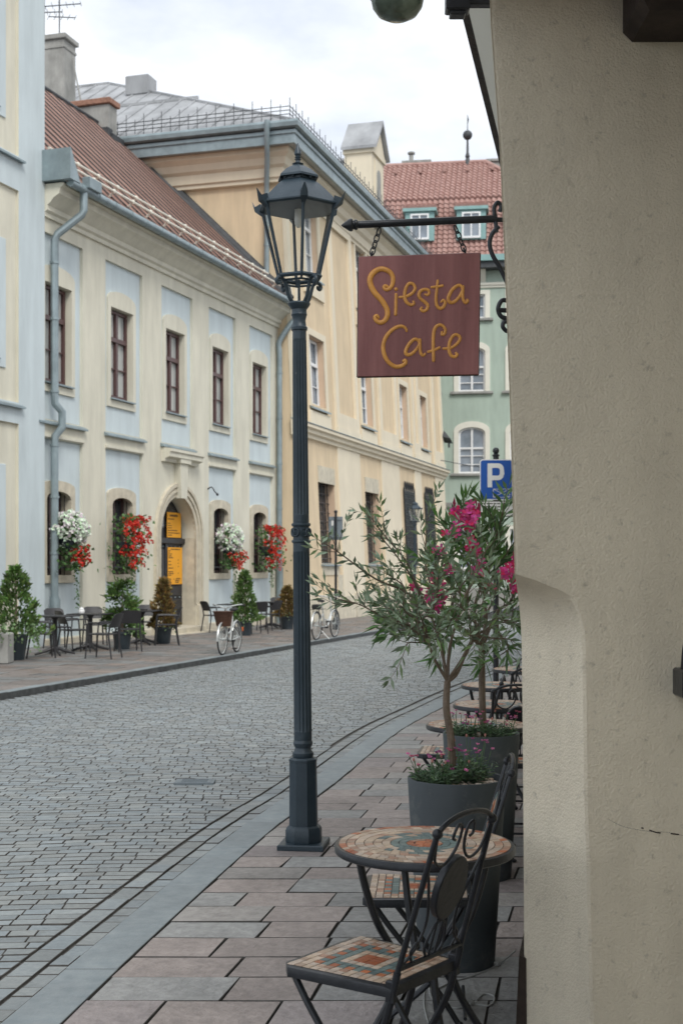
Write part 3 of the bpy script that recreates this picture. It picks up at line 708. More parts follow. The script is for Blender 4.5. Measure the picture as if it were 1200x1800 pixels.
for (a, b) in LW:
    p = bmb(); p.quad((a,.36,1.72),(b,.36,1.72),(b,.36,4.72),(a,.36,4.72)); wn_ = bb(p, 'window', M['darkglass'], pal, smooth=False)
    gr = bmb(); n = 6
    for i in range(n): xx = a+.12+(b-a-.24)*i/(n-1); gr.tube([(xx,.22,1.75),(xx,.22,4.7)], .018, 6)
    for i in range(9): zz = 1.9+i*.31; gr.tube([(a,.22,zz),(b,.22,zz)], .02, 6)
    if a > 10:
        for xx in (a-.1, b+.1): gr.tube([(xx,-.06,1.7),(xx,-.06,4.9)], .03, 6)
        for i in range(5): 
            cx_ = a+.1+(b-a-.2)*i/4; gr.tube(catmull([(cx_-.15,-.06,4.75),(cx_,-.06,5.15),(cx_+.15,-.06,4.8),(cx_,-.06,4.7)],4), .025, 6)
        for i in range(14): xx = a-.05+(b-a+.1)*i/13; gr.tube([(xx,-.06,1.7),(xx,-.06,4.75)], .03, 5)
        for i in range(14): zz = 1.75+i*.225; gr.tube([(a-.1,-.06,zz),(b+.1,-.06,zz)], .03, 5)
    bb(gr, 'window_grille', M['iron'], wn_)
    s = bmb(); s.box(a-.02, b+.02, -.035, .06, 4.40, 4.95); bb(s, 'window_lintel', M['stone'], wn_, smooth=False); s = bmb(); s.box(a-.02,b+.02,-.03,.05,1.35,1.66); bb(s, 'window_apron', M['stone'], wn_, smooth=False)
    s = bmb(); s.profile([(.3,1.76),(-.12,1.69),(-.12,1.65),(.3,1.67)], a-.08, b+.08); bb(s, 'window_sill', M['zinc'], wn_)
for i, (a, b) in enumerate(UW*2):
    z0, z1 = (6.95, 9.2) if i < 4 else (11.3, 13.85)
    if i >= 4: a += .1; b -= .05
    p = bmb(); p.quad((a,.29,z0),(b,.29,z0),(b,.29,z1),(a,.29,z1)); wn_ = bb(p, 'window', M['skyglass'], pal, smooth=False)
    fr = bmb(); win_frame(fr, a+.02, b-.02, z0+.02, z1-.02, .21, z0+(z1-z0)*.62, .09, (z0+(z1-z0)*.3,)); bb(fr, 'window_frame', M['whitep'], wn_)
    s = bmb(); s.profile([(.28,z0+.06),(-.14,z0-.14),(-.14,z0-.2),(.28,z0-.05)], a-.12, b+.12); bb(s, 'window_sill', M['zinc'], wn_)
# side wall cornice, eaves, roof
def eave_loop(pts, name, m, par):
    """closed outline (out,z) swept round the eaves: side face, front, far side"""
    mb = MB(); n = len(pts)
    def pos(k, o, z):
        return [(-o, 15, z), (-o, -o, z), (CL+o, -o, z), (CL+o, 15, z)][k]
    vs = [pos(k, o, z) for k in range(4) for o, z in pts]
    fs = []
    for k in range(3):
        for i in range(n): j = (i+1) % n; fs.append([k*n+i, (k+1)*n+i, (k+1)*n+j, k*n+j])
    mb.add(vs, fs); return mb.build(name, m, par, sharp=20)
eave_loop([(-.05,13.55),(.14,13.58),(.14,13.68),(.20,13.72),(.20,14.0),(.30,14.08),(.36,14.28),(.50,14.40),(.50,14.55),(-.05,14.55)], 'cornice', M['ochre'], pal)
eave_loop([(.0,14.56),(.74,14.56),(.74,14.59),(.0,14.59)], 'soffit', M['soffit'], pal)
eave_loop([(.70,14.52),(.77,14.53),(.77,14.80),(.82,14.82),(.82,14.92),(.70,14.92)], 'fascia', M['zinc'], pal)
eave_loop([(.80,14.96),(.93,15.0),(.95,15.12),(.91,15.20),(.76,15.22),(.74,15.0)], 'gutter_pipe', M['zinc'], pal)
rf = MB(); o = .82; ZE = 15.16; AP = (6.6, 9.2, 20.0)
E0, E1, E2, E3 = (-o,-o,ZE), (CL+o,-o,ZE), (CL+o,17,ZE), (-o,17,ZE)
RB = (6.6, 17, 20.0); RR = (CL-5, 9.2, 20.0)
rf.add([E0,E1,E2,E3,AP,RB,RR],[[0,4,5,3],[0,1,6,4],[1,2,6],[4,6,2,5]])
def seam(a, b, r=.03): rf.tube([Vector(a)+Vector((0,0,.02)), Vector(b)+Vector((0,0,.02))], r, 5)
for i in range(28):
    t = (i+.5)/28; y = -o + t*(17+o); k = min(1, (y+o)/(9.2+o))
    seam((-o,y,ZE), (-o+(6.6+o)*k, y, ZE+(20.0-ZE)*k))
for i in range(30):
    x = -o + (i+.5)/30*(CL+2*o); k = min(1, (x+o)/(6.6+o)); seam((x,-o,ZE), (x,-o+(9.2+o)*k,ZE+(20.0-ZE)*k))
seam(E0, AP, .06); seam(AP, RB, .06)
for (yy, kk) in ((6.5,.55),): seam((-o+(6.6+o)*.52,4,ZE+(20.0-ZE)*.52),(-o+(6.6+o)*.52,17,ZE+(20.0-ZE)*.52),.08)
roofC = rf.build('roof', M['zincroof'], pal, sharp=20)
sf = MB()
def fence_run(a, b):
    a, b = Vector(a), Vector(b); n = int((b-a).length/.3)
    for h in (.08,.2,.32): sf.tube([a+Vector((0,0,h)), b+Vector((0,0,h))], .014, 5)
    for i in range(n+1): q = a.lerp(b, i/n); sf.tube([q-Vector((0,0,.15)), q+Vector((0,0,.40 if i % 2 else .58))], .012, 5)
fence_run((-.55,-.55,ZE+.25), (-.55,15,ZE+.25)); fence_run((-.55,-.55,ZE+.25), (CL+.5,-.55,ZE+.25))
sf.build('snow_fence', M['dark'], roofC)
# gabled turret over the eaves
tu = MB(); x0, x1, y1 = 10.85, 12.6, 1.0
tu.box(x0, x1, -.02, 1.1, 14.9, 18.05, 0); tu.box(x0+.35, x1-.35, -.06, -.01, 15.8, 17.7, 0)
tu.box(x0-.08, x1+.08, -.1, 1.15, 17.85, 18.06, 0)
tu.prism([(x0-.0,18.06),(x1,18.06),((x0+x1)/2,19.1)], -.08, 1.1, 0)
tu.prism([((x0+x1)/2-.28,16.0),((x0+x1)/2+.28,16.0),((x0+x1)/2+.28,17.1)] + arc((x0+x1)/2,17.1,.28,0,180,8)[1:-1] + [((x0+x1)/2-.28,17.1)], -.075, -.055, 2)
xm = (x0+x1)/2
for s in (-1, 1):
    xe_ = xm + s*(x1-x0+.36)/2; nn = .09
    a_, b_ = (xm, 19.2), (xe_, 17.98)
    tu.prism([a_, b_, (xe_, 18.1), (xm, 19.34)] if s < 0 else [(xm,19.2),(xm,19.34),(xe_,18.1),(xe_,17.98)], -.25, 1.2, 1)
tu.build('turret', [M['ochre'], M['zincroof'], M['concrete']], roofC, sharp=20)
sk = MB(); sk.rbox(14,15,2.0,3.0,16.3,18.6,.02,0); sk.box(13.9,15.1,1.9,3.1,18.6,18.72,0); sk.build('roof_dormer', M['zincroof'], roofC)
sk = MB(); sk.rbox(4.4,5.1,6.5,7.4,18.6,19.3,.03); sk.build('roof_hatch', M['zincroof'], roofC)
ch = MB(); cpos = (1.55, 9.9)
ch.rbox(1.1, 1.9, 8.05, 8.80, 15.6, 19.45, .02); ch.rbox(1.02, 1.98, 7.96, 8.89, 19.45, 19.62, .02); ch.rbox(1.07,1.93,8.02,8.83,19.15,19.25,.01)
ch.tube([(1.5,7.5,16.8),(1.5,7.95,18.9)], .03, 5)
ch.build('chimney', M['concrete'], roofC)
dp = bmb(); dp.tube([(-1.0,.03,15.2),(-1.0,.03,14.85),(-.62,.16,14.2),(-.2,.33,13.5),(-.13,.35,13.2),(-.13,.35,8.4)], .085, 10)
for zz in (13.0,11.6,10.2): dp.tube([(-.13,.35,zz),(-.13,.35,zz+.06)], .10, 10)
dp.build('downpipe', M['zinc'], pal)
bc = MB(); bc.add([(CL-.2,-.45,7.75),(CL+.35,-.45,7.5),(CL+.35,-.85,7.45),(CL-.2,-.85,7.65),(CL+.0,-.5,8.05)],[[0,1,2,3],[3,2,4],[2,1,4],[0,3,4],[1,0,4]])
bc.tube([(CL+.2,-.7,7.5),(CL+.2,-.7,7.25)],.05,6)
bc.build('lantern_hood', M['dark'], pal)

# TV aerials on the chimney
def aerial(loc, h, bars, label):
    t = MB(); t.tube([(0,0,0),(0,0,h)], .022, 6)
    for z, l, n, ang in bars:
        d = Vector((math.cos(ang), math.sin(ang), .12)); q = d.cross(Vector((0,0,1))).normalized()
        t.tube([Vector((0,0,z))-d*l*.4, Vector((0,0,z))+d*l*.6], .018, 6)
        for i in range(n):
            c_ = Vector((0,0,z)) + d*l*(-.4+i/(n-1)); ll = .18 + .12*(1-i/n)
            t.tube([c_-q*ll, c_+q*ll], .009, 5)
    tag(t.build('roof_aerial', M['dark'], loc=loc), label, 'aerial', 'aerials above the grey roof')
def loc_c(x, y, z): 
    q = Matrix.Rotation(CA, 4, 'Z') @ Vector((x, y, z)); return (q.x+CX, q.y+CY, q.z)
aerial(loc_c(1.6,8.5,19.62), 2.6, [(1.9,1.7,8,-.2),(1.2,1.2,6,.1),(.8,.9,5,.4)], 'two-armed television aerial standing on the tall grey chimney')
aerial(loc_c(1.5,9.02,17.0), 5.6, [(4.4,1.3,6,-.1),(3.6,1.0,5,.2)], 'taller television mast rising behind the grey chimney beside the pale blue house')

# ---------- green townhouse closing the street
GA = R(-8); GX, GY = 4.6, 65.5
grn = thing('green_townhouse', 'sage green townhouse with cream window surrounds and red tiled mansard roof closing the street', 'building', (GX,GY,0), GA)
cols = [1.30-5.14, 1.30-2.57, 1.30, 1.30+2.57]; GW = 1.33; gx0, gx1 = -7, 6.4
rowsG = [(1.5,3.5,0),(6.31,8.35,.28),(10.43,12.4,.25),(14.1,15.3,0)]
wl = MB(); hg = []
for cx in cols:
    for z0, z1, rs in rowsG: hg.append((cx, cx+GW, z0, z1+rs))
wl.grid(gx0, gx1, -1, 16.5, hg, 0, 0)
for h in hg: wl.reveal(h, 0, .2, 1)
wl.quad((gx1,0,-1),(gx1,10,-1),(gx1,10,16.5),(gx1,0,16.5),0); wl.quad((gx0,10,-1),(gx0,0,-1),(gx0,0,16.5),(gx0,10,16.5),0); wl.quad((gx1,10,-1),(gx0,10,-1),(gx0,10,16.5),(gx1,10,16.5),0)
wl.build('wall', [M['green'], M['creamtrim']], grn, smooth=False)
for cx in cols:
    for ri, (z0, z1, rs) in enumerate(rowsG):
        x1_ = cx+GW; p = MB(); zt = z1+rs
        p.quad((cx,.15,z0),(x1_,.15,z0),(x1_,.15,zt),(cx,.15,zt)); wn_ = p.build('window', M['skyglass'], grn, smooth=False)
        fr = MB(); f_ = .09; y = .06; xm = cx+GW/2
        fr.rbox(cx,cx+f_,y,y+.07,z0,z1,.01); fr.rbox(x1_-f_,x1_,y,y+.07,z0,z1,.01); fr.rbox(cx+f_,x1_-f_,y,y+.07,z0,z0+f_,.01)
        fr.rbox(xm-.05,xm+.05,y-.01,y+.07,z0+f_,zt-.05,.01)
        tz = z0+(z1-z0)*.62
        if zt-z0 > 1.5:
            fr.rbox(cx+f_,x1_-f_,y-.012,y+.07,tz-.05,tz+.05,.01)
            for zb in (z0+(tz-z0)*.36, z0+(tz-z0)*.7): fr.rbox(cx+f_,x1_-f_,y+.01,y+.06,zb-.022,zb+.022,.005)
        else: fr.rbox(cx+f_,x1_-f_,y+.01,y+.06,(z0+z1)/2-.025,(z0+z1)/2+.025,.005)
        if rs:
            lo = arch_top(cx+f_, x1_-f_, z1-.06, rs-.02, 10); up = arch_top(cx, x1_, z1, rs, 10)
            fr.prism([(cx+f_,z1-.1)] + lo[::-1] + [(x1_-f_,z1-.1),(x1_,z1-.1)] + up + [(cx,z1-.1)], y+.001, y+.07)
        else: fr.rbox(cx+f_,x1_-f_,y,y+.07,zt-f_,zt,.01)
        fr.build('window_frame', M['whitep'], wn_)
        s = MB(); sw = .24
        s.rbox(cx-sw,cx,-.07,.05,z0,z1,.01); s.rbox(x1_,x1_+sw,-.07,.05,z0,z1,.01)
        lo = arch_top(cx, x1_, z1, max(rs,.001), 10) if rs else [(x1_,zt),(cx,zt)]
        up = arch_top(cx-sw, x1_+sw, z1+.1, rs+.2, 10) if rs else [(x1_+sw,zt+.2),(cx-sw,zt+.2)]
        s.prism([(cx,z1)] + (lo[::-1] if rs else [(cx,zt),(x1_,zt)]) + [(x1_,z1),(x1_+sw,z1)] + up + [(cx-sw,z1)], -.07, .05)
        s.build('window_surround', M['creamtrim'], wn_, sharp=25)
        s = MB(); s.rbox(cx-.4,x1_+.4,-.16,.08,z0-.14,z0-.002,.02); s.build('window_sill', M['concrete'], wn_)
pn = MB(); pn.box(gx0,gx1,-.08,.0,-1,.55); pn.box(gx0,gx1,-.1,.01,4.6,4.85); pn.build('plinth', M['concrete'], grn, smooth=False)
cn = MB(); cn.profile([(.01,15.6),(-.08,15.62),(-.08,15.72),(-.14,15.74),(-.14,15.86),(.01,15.9)], gx0, gx1)
for i in range(12): x = gx0+.4+i*1.28; cn.profile([(.01,15.9),(-.35,16.35),(-.45,16.5),(.01,16.5)], x, x+.3)
cn.build('cornice', M['creamtrim'], grn, sharp=25)
ev = MB(); ev.box(gx0-.3,gx1+.5,-.75,.3,16.48,16.86); ev.build('eave_board', M['dark'], grn, smooth=False)
gu = MB(); gu.box(gx0-.3,gx1+.5,-.88,-.7,16.8,17.1); gu.build('gutter_pipe', M['teal'], grn, smooth=False)
def tile_sheet(mb, P00, P10, P01, P11, tw, th, amp=.05, lift=.06, mi=0):
    """barrel tiles over a four-sided roof face; P0* bottom edge, P1* top edge"""
    P00, P10, P01, P11 = map(Vector, (P00, P10, P01, P11))
    n = ((P10-P00).cross(P01-P00)).normalized()
    if n.z < 0: n = -n
    rows = max(2, int((P01-P00).length/th)); full = (P10-P00).length; ncol = int(full/tw)*6
    dirx = (P10-P00).normalized()
    for r in range(rows):
        t0, t1 = r/rows, (r+1.15)/rows
        line = []
        for t, h in ((t0, lift), (min(t1,1), .0)):
            A_, B_ = P00.lerp(P01, t), P10.lerp(P11, t); line.append((A_, B_, h))
        (a0_, b0_, h0), (a1_, b1_, h1) = line
        vs = []; fs = []
        xs0, xs1 = (a0_-P00).dot(dirx), (b0_-P00).dot(dirx)
        for i in range(ncol+1):
            s = full*i/ncol
            sA = min(max(s, xs0), xs1); wv = amp*(math.sin(2*math.pi*s/tw) + .35*math.sin(4*math.pi*s/tw+.6))
            base0 = a0_ + dirx*(sA-xs0); 
            xs0b, xs1b = (a1_-P00).dot(dirx), (b1_-P00).dot(dirx); sB = min(max(s, xs0b), xs1b)
            base1 = a1_ + dirx*(sB-xs0b)
            vs += [base0 + n*(h0+wv+amp), base1 + n*(h1+wv+amp), base0 + n*(-.02)]
        for i in range(ncol):
            fs.append([i*3, i*3+3, i*3+4, i*3+1]); fs.append([i*3+2, i*3+5, i*3+3, i*3])
        mb.add(vs, fs, mi)
rt = MB(); TW, TH = .27, .27
eL, eR, zE, zB_, zR = gx0-.3, gx1+.5, 17.05, 20.3, 23.3
tile_sheet(rt, (eL,-.7,zE),(eR,-.7,zE),(eL,.75,zB_),(eR-1.3,.75,zB_), TW, TH)
tile_sheet(rt, (eL,.70,zB_+.05),(eR-1.25,.70,zB_+.05),(eL,4.6,zR),(2.5,4.6,zR), TW, TH*1.35)
rt.quad((eR,-.7,zE),(eR,11,zE),(eR-1.3,9.5,zB_),(eR-1.3,.75,zB_)); rt.add([(eR-1.25,.7,zB_),(eR-1.25,9.5,zB_),(2.5,4.6,zR)],[[0,1,2]])
rt.quad((eL,4.6,zR),(2.5,4.6,zR),(eR-1.3,9.5,zB_),(eL,9.5,zB_)); rt.quad((eL,-.7,zE-.05),(eR,-.7,zE-.05),(eR,11,zE-.05),(eL,11,zE-.05))
rt.tube([(eL,4.6,zR+.06),(2.5,4.6,zR+.06),(eR-1.25,.7,zB_+.12)], .15, 8)
for i in range(8): rt.box(eL+2.6+i*1.27-.06, eL+2.6+i*1.27+.06, 3.3, 3.6, zR-.75, zR-.45)
roofG = rt.build('roof', M['tile'], grn, sharp=40)
for dx in (-1.27+.13, 1.30+.13, 1.30+2.57+.13):
    d = MB(); w2 = 1.45; x0 = dx-.18-.02
    d.box(x0, x0+w2, -.55, 1.0, 17.95, 19.45, 1); d.box(x0-.12, x0+w2+.12, -.7, .9, 19.42, 19.58, 1)
    dm = None
    tile_sheet(d, (x0-.12,-.68,19.6),(x0+w2+.12,-.68,19.6),(x0-.05,.75,20.12),(x0+w2+.05,.75,20.12), .2, .5, .03)
    dm = d.build('dormer', [M['tile'], M['teal']], roofG, sharp=40)
    p = MB(); p.quad((x0+.28,-.58,18.05),(x0+w2-.28,-.58,18.05),(x0+w2-.28,-.58,19.3),(x0+.28,-.58,19.3)); p.build('dormer_pane', M['skyglass'], dm, smooth=False)
    fr = MB(); a, b = x0+.26, x0+w2-.26
    fr.box(a,a+.09,-.64,-.56,18.0,19.3); fr.box(b-.09,b,-.64,-.56,18.0,19.3); fr.box(a+.09,b-.09,-.64,-.56,18.0,18.1); fr.box(a+.09,b-.09,-.64,-.56,19.22,19.3); m_=(a+b)/2
    fr.box(m_-.035,m_+.035,-.63,-.56,18.1,19.22); fr.box(a+.09,m_-.035,-.625,-.56,18.75,18.8); fr.box(m_+.035,b-.09,-.625,-.56,18.75,18.8)
    fr.build('dormer_frame', M['whitep'], dm, smooth=False)
ch = MB(); ch.rbox(-2.0,-.55,5.5,6.6,22.6,23.75,.03); ch.rbox(-2.08,-.47,5.42,6.68,23.75,23.9,.02); ch.tube([(-1.6,6,23.9),(-1.6,6,24.35)],.12,8); ch.lathe([(.12,24.45),(.2,24.4),(.2,24.5),(.02,24.56)],10,(-1.6,6)); ch.build('chimney', M['concrete'], roofG)
ch = MB(); ch.rbox(2.6,3.5,6.0,7.0,21.5,23.8,.03); ch.rbox(2.5,3.6,5.9,7.1,23.8,23.95,.02); ch.build('chimney', M['concrete'], roofG)
fn = MB(); fn.lathe([(.2,23.2),(.16,23.45),(.09,23.6),(.13,23.7),(.07,23.9),(.05,24.6),(.03,24.65)],12,(1.55,4.6)); fn.ball((1.55,4.6,24.85),.26,12); fn.tube([(1.55,4.6,25.05),(1.55,4.6,25.95)],[.03,.012],6); fn.add([(1.56,4.6,25.4),(1.62,4.6,25.7),(1.56,4.62,25.9)],[[0,1,2]])
fn.build('roof_finial', M['dark'], roofG)

# ---------- near rendered building on the right, seen as a battered pier
nb = thing('rendered_corner_building', 'rough ochre rendered building corner with a chamfered lower edge close beside the cafe table', 'building', (0,0,0))
def edge_x(z): return float(np.interp(z, [-.3,0,1.0,1.65,2.4,3.0,3.5,6.0], [.578,.574,.568,.560,.538,.512,.476,.40]))
YF = 4.2
pm = MB()
ZS = [-.3,0,.3,.6,.9,1.2,1.35,1.40,1.438,1.465,1.493,1.51,1.525,1.538,1.549,1.56,1.57,1.578,1.586,1.596,1.605,1.614,1.622,1.66,1.9,2.2,2.6,3.0,3.4,3.8,4.2]
prof = []
def inner(z):      # right boundary of the chamfer on the front face
    b = float(np.interp(z, [-.3,.1,.6,.9,1.35,1.438,1.493,1.525,1.549,1.57,1.586,1.605,1.622], [.830,.806,.795,.786,.780,.777,.764,.752,.737,.703,.663,.615,.560]))
    return max(b, edge_x(z)) if z < 1.63 else edge_x(z)
def depth(z):
    t_ = min(1, max(0, (1.622-z)/.26)); return max(0.0, min((inner(z)-edge_x(z))*1.5, .31*t_*(2-t_)+.001 if z < 1.622 else 0))
for z in ZS:
    e_ = edge_x(z); d_ = depth(z); i_ = inner(z)
    prof.append([(1.9,YF,z),(1.55,YF,z),(1.2,YF,z),(.95,YF,z),(max(i_+.010,e_+.010),YF,z),(i_,YF+.005,z),(e_+.2*d_,YF+d_,z),(e_+.2*(d_+.02)+.004,YF+d_+.02,z)] + [(e_+.2*q,YF+q,z) for q in (.6,1.5,3,6,12,25)])
n = len(prof[0]); vs = [p for r in prof for p in r]; fs = []
for i in range(len(ZS)-1):
    for j in range(n-1): fs.append([i*n+j+1, i*n+j, (i+1)*n+j, (i+1)*n+j+1])
pm.add(vs, fs)
pm.quad((1.9,YF,-.3),(1.9,-4,-.3),(1.9,-4,4.2),(1.9,YF,4.2))      # unseen side wall, added to shade the front face
pm.build('wall', M['pier'], nb, sharp=22)
ce = MB(); ce.box(.36,1.9,-1.7,YF-.004,3.54,3.95); ce.build('shade_ceiling', M['wood'], nb, smooth=False)  # unseen ceiling, added and sized to darken the wall face below
ce = MB(); ce.box(.30,1.9,-4,-1.7,-.3,3.95); ce.build('shade_pier', M['pier'], nb, smooth=False)  # unseen block added behind the camera to keep light off the front face
up = MB(); up.quad((.40,YF+.01,3.95),(1.9,YF+.01,3.95),(1.9,YF+.01,7),(.40,YF+.01,7)); up.build('upper_wall', M['pier'], nb, smooth=False)
# eaves along the street
ea = MB(); rows_ = []
for Yq in (4.6, 8, 14, 30):
    X0 = -.66+.2*Yq; xw = .44+.2*(Yq-4.2)
    rows_.append([(xw+.03,Yq,3.75),(xw-.03,Yq,4.0),(xw-.10,Yq,4.18),(X0+.035,Yq,4.27),(X0+.032,Yq,4.32)])
n = 5; vs = [p for r in rows_ for p in r]; ea.add(vs, [[i*n+j, i*n+j+1, (i+1)*n+j+1, (i+1)*n+j] for i in range(3) for j in range(n-1)], 0)
ea.build('eave_cove', M['creamtrim'], nb, sharp=60)
fa = MB()
for a, b in ((4.6,8),(8,14),(14,30)):
    p = [(-.66+.2*q) for q in (a, b)]
    fa.add([(p[0]-.01,a,4.30),(p[0]+.03,a,4.29),(p[0]+.03,a,4.38),(p[0]-.01,a,4.40),(p[1]-.01,b,4.30),(p[1]+.03,b,4.29),(p[1]+.03,b,4.38),(p[1]-.01,b,4.40)],[[0,1,2,3],[0,4,5,1],[1,5,6,2],[2,6,7,3],[3,7,4,0],[4,7,6,5]])
fa.build('fascia', M['oldwood'], nb, smooth=False)
rr = MB(); rr.quad((-.68+.2*4.6,4.6,4.45),(3.2,4.6,7.2),(8.2,30,7.2),(-.68+6,30,4.45)); rr.quad((3.2,4.6,7.2),(3.2,4.6,4.2),(8.2,30,4.2),(8.2,30,7.2)); rr.build('roof', M['tile'], nb, smooth=False)
bm_ = MB(); p0 = at(1112, -40, 4.05); p1 = at(1215, 40, 4.05)
bm_.rbox(p0.x, p1.x+.1, 3.93, 4.4, p1.z, p0.z+.1, .03); bm_.build('beam_end', M['oldwood'], nb)
ib = MB(); q = at(1196, 1215, 4.12); ib.rbox(q.x-.006,q.x+.12,4.08,4.2,q.z-.02,q.z+.07,.006); ib.tube(catmull([(q.x+.012,4.12,q.z+.07),(q.x+.016,4.1,q.z+.16),(q.x+.04,4.1,q.z+.22)],4),.014,8); ib.build('wall_bracket', M['iron'], nb)
ck = MB()
def ckl(pts, r): ck.tube(catmull([Vector((at(x,y,YF).x, YF-.0002, at(x,y,YF).z)) for x, y in pts], 4), r, 5)
ckl([(1068,1440),(1092,1452),(1118,1458),(1144,1462),(1172,1463),(1205,1470)], .0004); ckl([(1140,1459),(1152,1463),(1160,1464)], .0022); ckl([(1178,1465),(1192,1467)], .0024); ckl([(1126,1455),(1130,1456)], .0025)
ck.build('plaster_crack', M['oldwood'], nb)
df = MB(); Yd = 8.2; xw = WALL(Yd)
df.rbox(xw-.075, xw+.02, Yd-.06, Yd+.1, -.2, 1.98, .01); df.rbox(xw-.0, xw+.3, Yd+1.0, Yd+1.1, -.2, 1.98, .01); df.build('door_frame', M['wood'], nb)
sk = MB()
for a, b in ((4.5,6.2),(6.2,8.0)):
    sk.add([(WALL(a)-.03,a,-.1),(WALL(a)+.03,a,-.1),(WALL(a)+.03,a,.28),(WALL(a)-.012,a,.30),(WALL(b)-.03,b,-.1),(WALL(b)+.03,b,-.1),(WALL(b)+.03,b,.28),(WALL(b)-.012,b,.30)],[[0,1,2,3],[0,4,5,1],[1,5,6,2],[2,6,7,3],[3,7,4,0]])
sk.build('skirting_board', M['oldwood'], nb, smooth=False)
# ================================================================== STREET LAMPS
def lamp_parts(root, detail=True):
    N = 32
    b = MB(); b.rbox(-.135,.135,-.135,.135,0,.036,.006); b.build('base_plate', M['post'], root, rot=(0,0,R(-8)))
    b = MB(); o = R(22.5-6); k = 1/math.cos(R(22.5))
    b.lathe([(.100*k,.036),(.102*k,.045),(.102*k,.105),(.095*k,.122),(.084*k,.132)], 8, rot=o)
    b.lathe([(.080*k,.130),(.076*k,.505),(.079*k,.507),(.079*k,.518),(.066*k,.528),(.05,.53)], 8, rot=o)
    b.build('plinth', M['post'], root, sharp=25)
    b = MB(); b.lathe([(.058,.53),(.062,.54),(.062,.555),(.050,.57),(.047,.585),(.055,.60),(.058,.612),(.055,.622),(.051,.63)], 24)
    # fluted shaft, two lengths with a scrolled collar between them
    def shaft(z0, z1, r0, r1): 
        prof = [(r0, z0), (r0, z0+.012), (r0, z0+.02)]
        b.lathe([(r0,z0),(r0,z0+.05)], 24)
        nf = 16; n = nf*6; vs = []; fs = []; zs = [z0+.05, z0+.065] + [z0+.065+(z1-z0-.13)*i/4 for i in range(1,5)] + [z1-.05]
        for i, z in enumerate(zs):
            r = r0+(r1-r0)*(z-z0)/(z1-z0); dep = 0 if i in (0, len(zs)-1) else .0062
            for q in range(n):
                a = 2*math.pi*q/n; ph = (q % 6)/6
                rr = r - dep*(math.sin(math.pi*min(1,max(0,(ph-.12)/.88)))**.6 if ph > .12 else 0)
                vs.append((rr*math.cos(a), rr*math.sin(a), z))
        for i in range(len(zs)-1):
            for q in range(n): l = (q+1) % n; fs.append([i*n+q, i*n+l, (i+1)*n+l, (i+1)*n+q])
        b.add(vs, fs); b.lathe([(r1,z1-.05),(r1,z1)], 24)
    shaft(.63, 1.785, .0525, .0485); shaft(1.90, 3.03, .0475, .0405)
    b.lathe([(.0485,1.785),(.055,1.788),(.0565,1.795),(.055,1.802),(.048,1.806),(.0465,1.85),(.048,1.882),(.055,1.886),(.0565,1.893),(.055,1.90),(.0475,1.903)], 28)
    for a in range(4):
        for s in (-1, 1):
            q = R(90*a - 96) + s*.52; c_ = Vector((math.cos(q)*.048, math.sin(q)*.048, 1.848)); nn = Vector((math.cos(q), math.sin(q), 0)); tt = Vector((-math.sin(q), math.cos(q), 0))
            for rr, rt in ((.022,.0055),(.011,.0045)):
                b.tube([c_+nn*.004+(tt*math.cos(2*math.pi*i/12)+Vector((0,0,1))*math.sin(2*math.pi*i/12))*rr for i in range(12)], rt, 6, closed=True)
            b.ball(c_+nn*.004, .006, 8)
    b.lathe([(.0405,3.03),(.047,3.035),(.048,3.05),(.041,3.06),(.037,3.09),(.043,3.115),(.047,3.125),(.044,3.135),(.044,3.155),(.062,3.178),(.066,3.188),(.064,3.196),(.03,3.20)], 24)
    b.build('post', M['post'], root, sharp=30)
    # lantern
    TH0 = R(-90+9); ZT_, ZB_, RT, RBm = 3.755, 3.345, .232, .128
    ang = [TH0 + R(60*i) for i in range(6)]
    P = lambda r, a, z: Vector((r*math.cos(a), r*math.sin(a), z))
    fr = MB()
    for a in ang: fr.tube([P(RBm,a,ZB_), P(RT,a,ZT_)], .0105, 6)
    for i in range(6):
        a, a2 = ang[i], ang[(i+1)%6]
        fr.tube([P(RBm+.006,a,ZB_-.004), P(RBm+.006,a2,ZB_-.004)], .013, 6); fr.tube([P(RBm-.012,a,ZB_-.03), P(RBm-.012,a2,ZB_-.03)], .007, 6)
        fr.tube([P(RT,a,ZT_), P(RT,a2,ZT_)], .013, 6)
        fr.tube([P(RBm,a,ZB_), P(RBm-.012,a,ZB_-.03)], .008, 6)
    fr.build('lantern_frame', M['post'], root, sharp=50)
    gl = MB()
    for i in range(6):
        a, a2 = ang[i], ang[(i+1)%6]; gl.quad(P(RBm-.003,a,ZB_),P(RBm-.003,a2,ZB_),P(RT-.003,a2,ZT_),P(RT-.003,a,ZT_))
    gl.build('lantern_glass', M['glass'], root, smooth=False)
    rf = MB()
    rf.lathe([(.236,ZT_-.012),(.252,ZT_-.004),(.252,ZT_+.004),(.200,ZT_+.062),(.135,ZT_+.125),(.102,ZT_+.150),(.102,ZT_+.175)], 6, rot=TH0)
    rf.lathe([(.118,ZT_+.168),(.128,ZT_+.165),(.126,ZT_+.178),(.085,ZT_+.215),(.03,ZT_+.248),(.03,ZT_+.252)], 6, rot=TH0)
    for i in range(12): q = R(30*i+15); rf.ball((.1*math.cos(q),.1*math.sin(q),ZT_+.162), .009, 6)
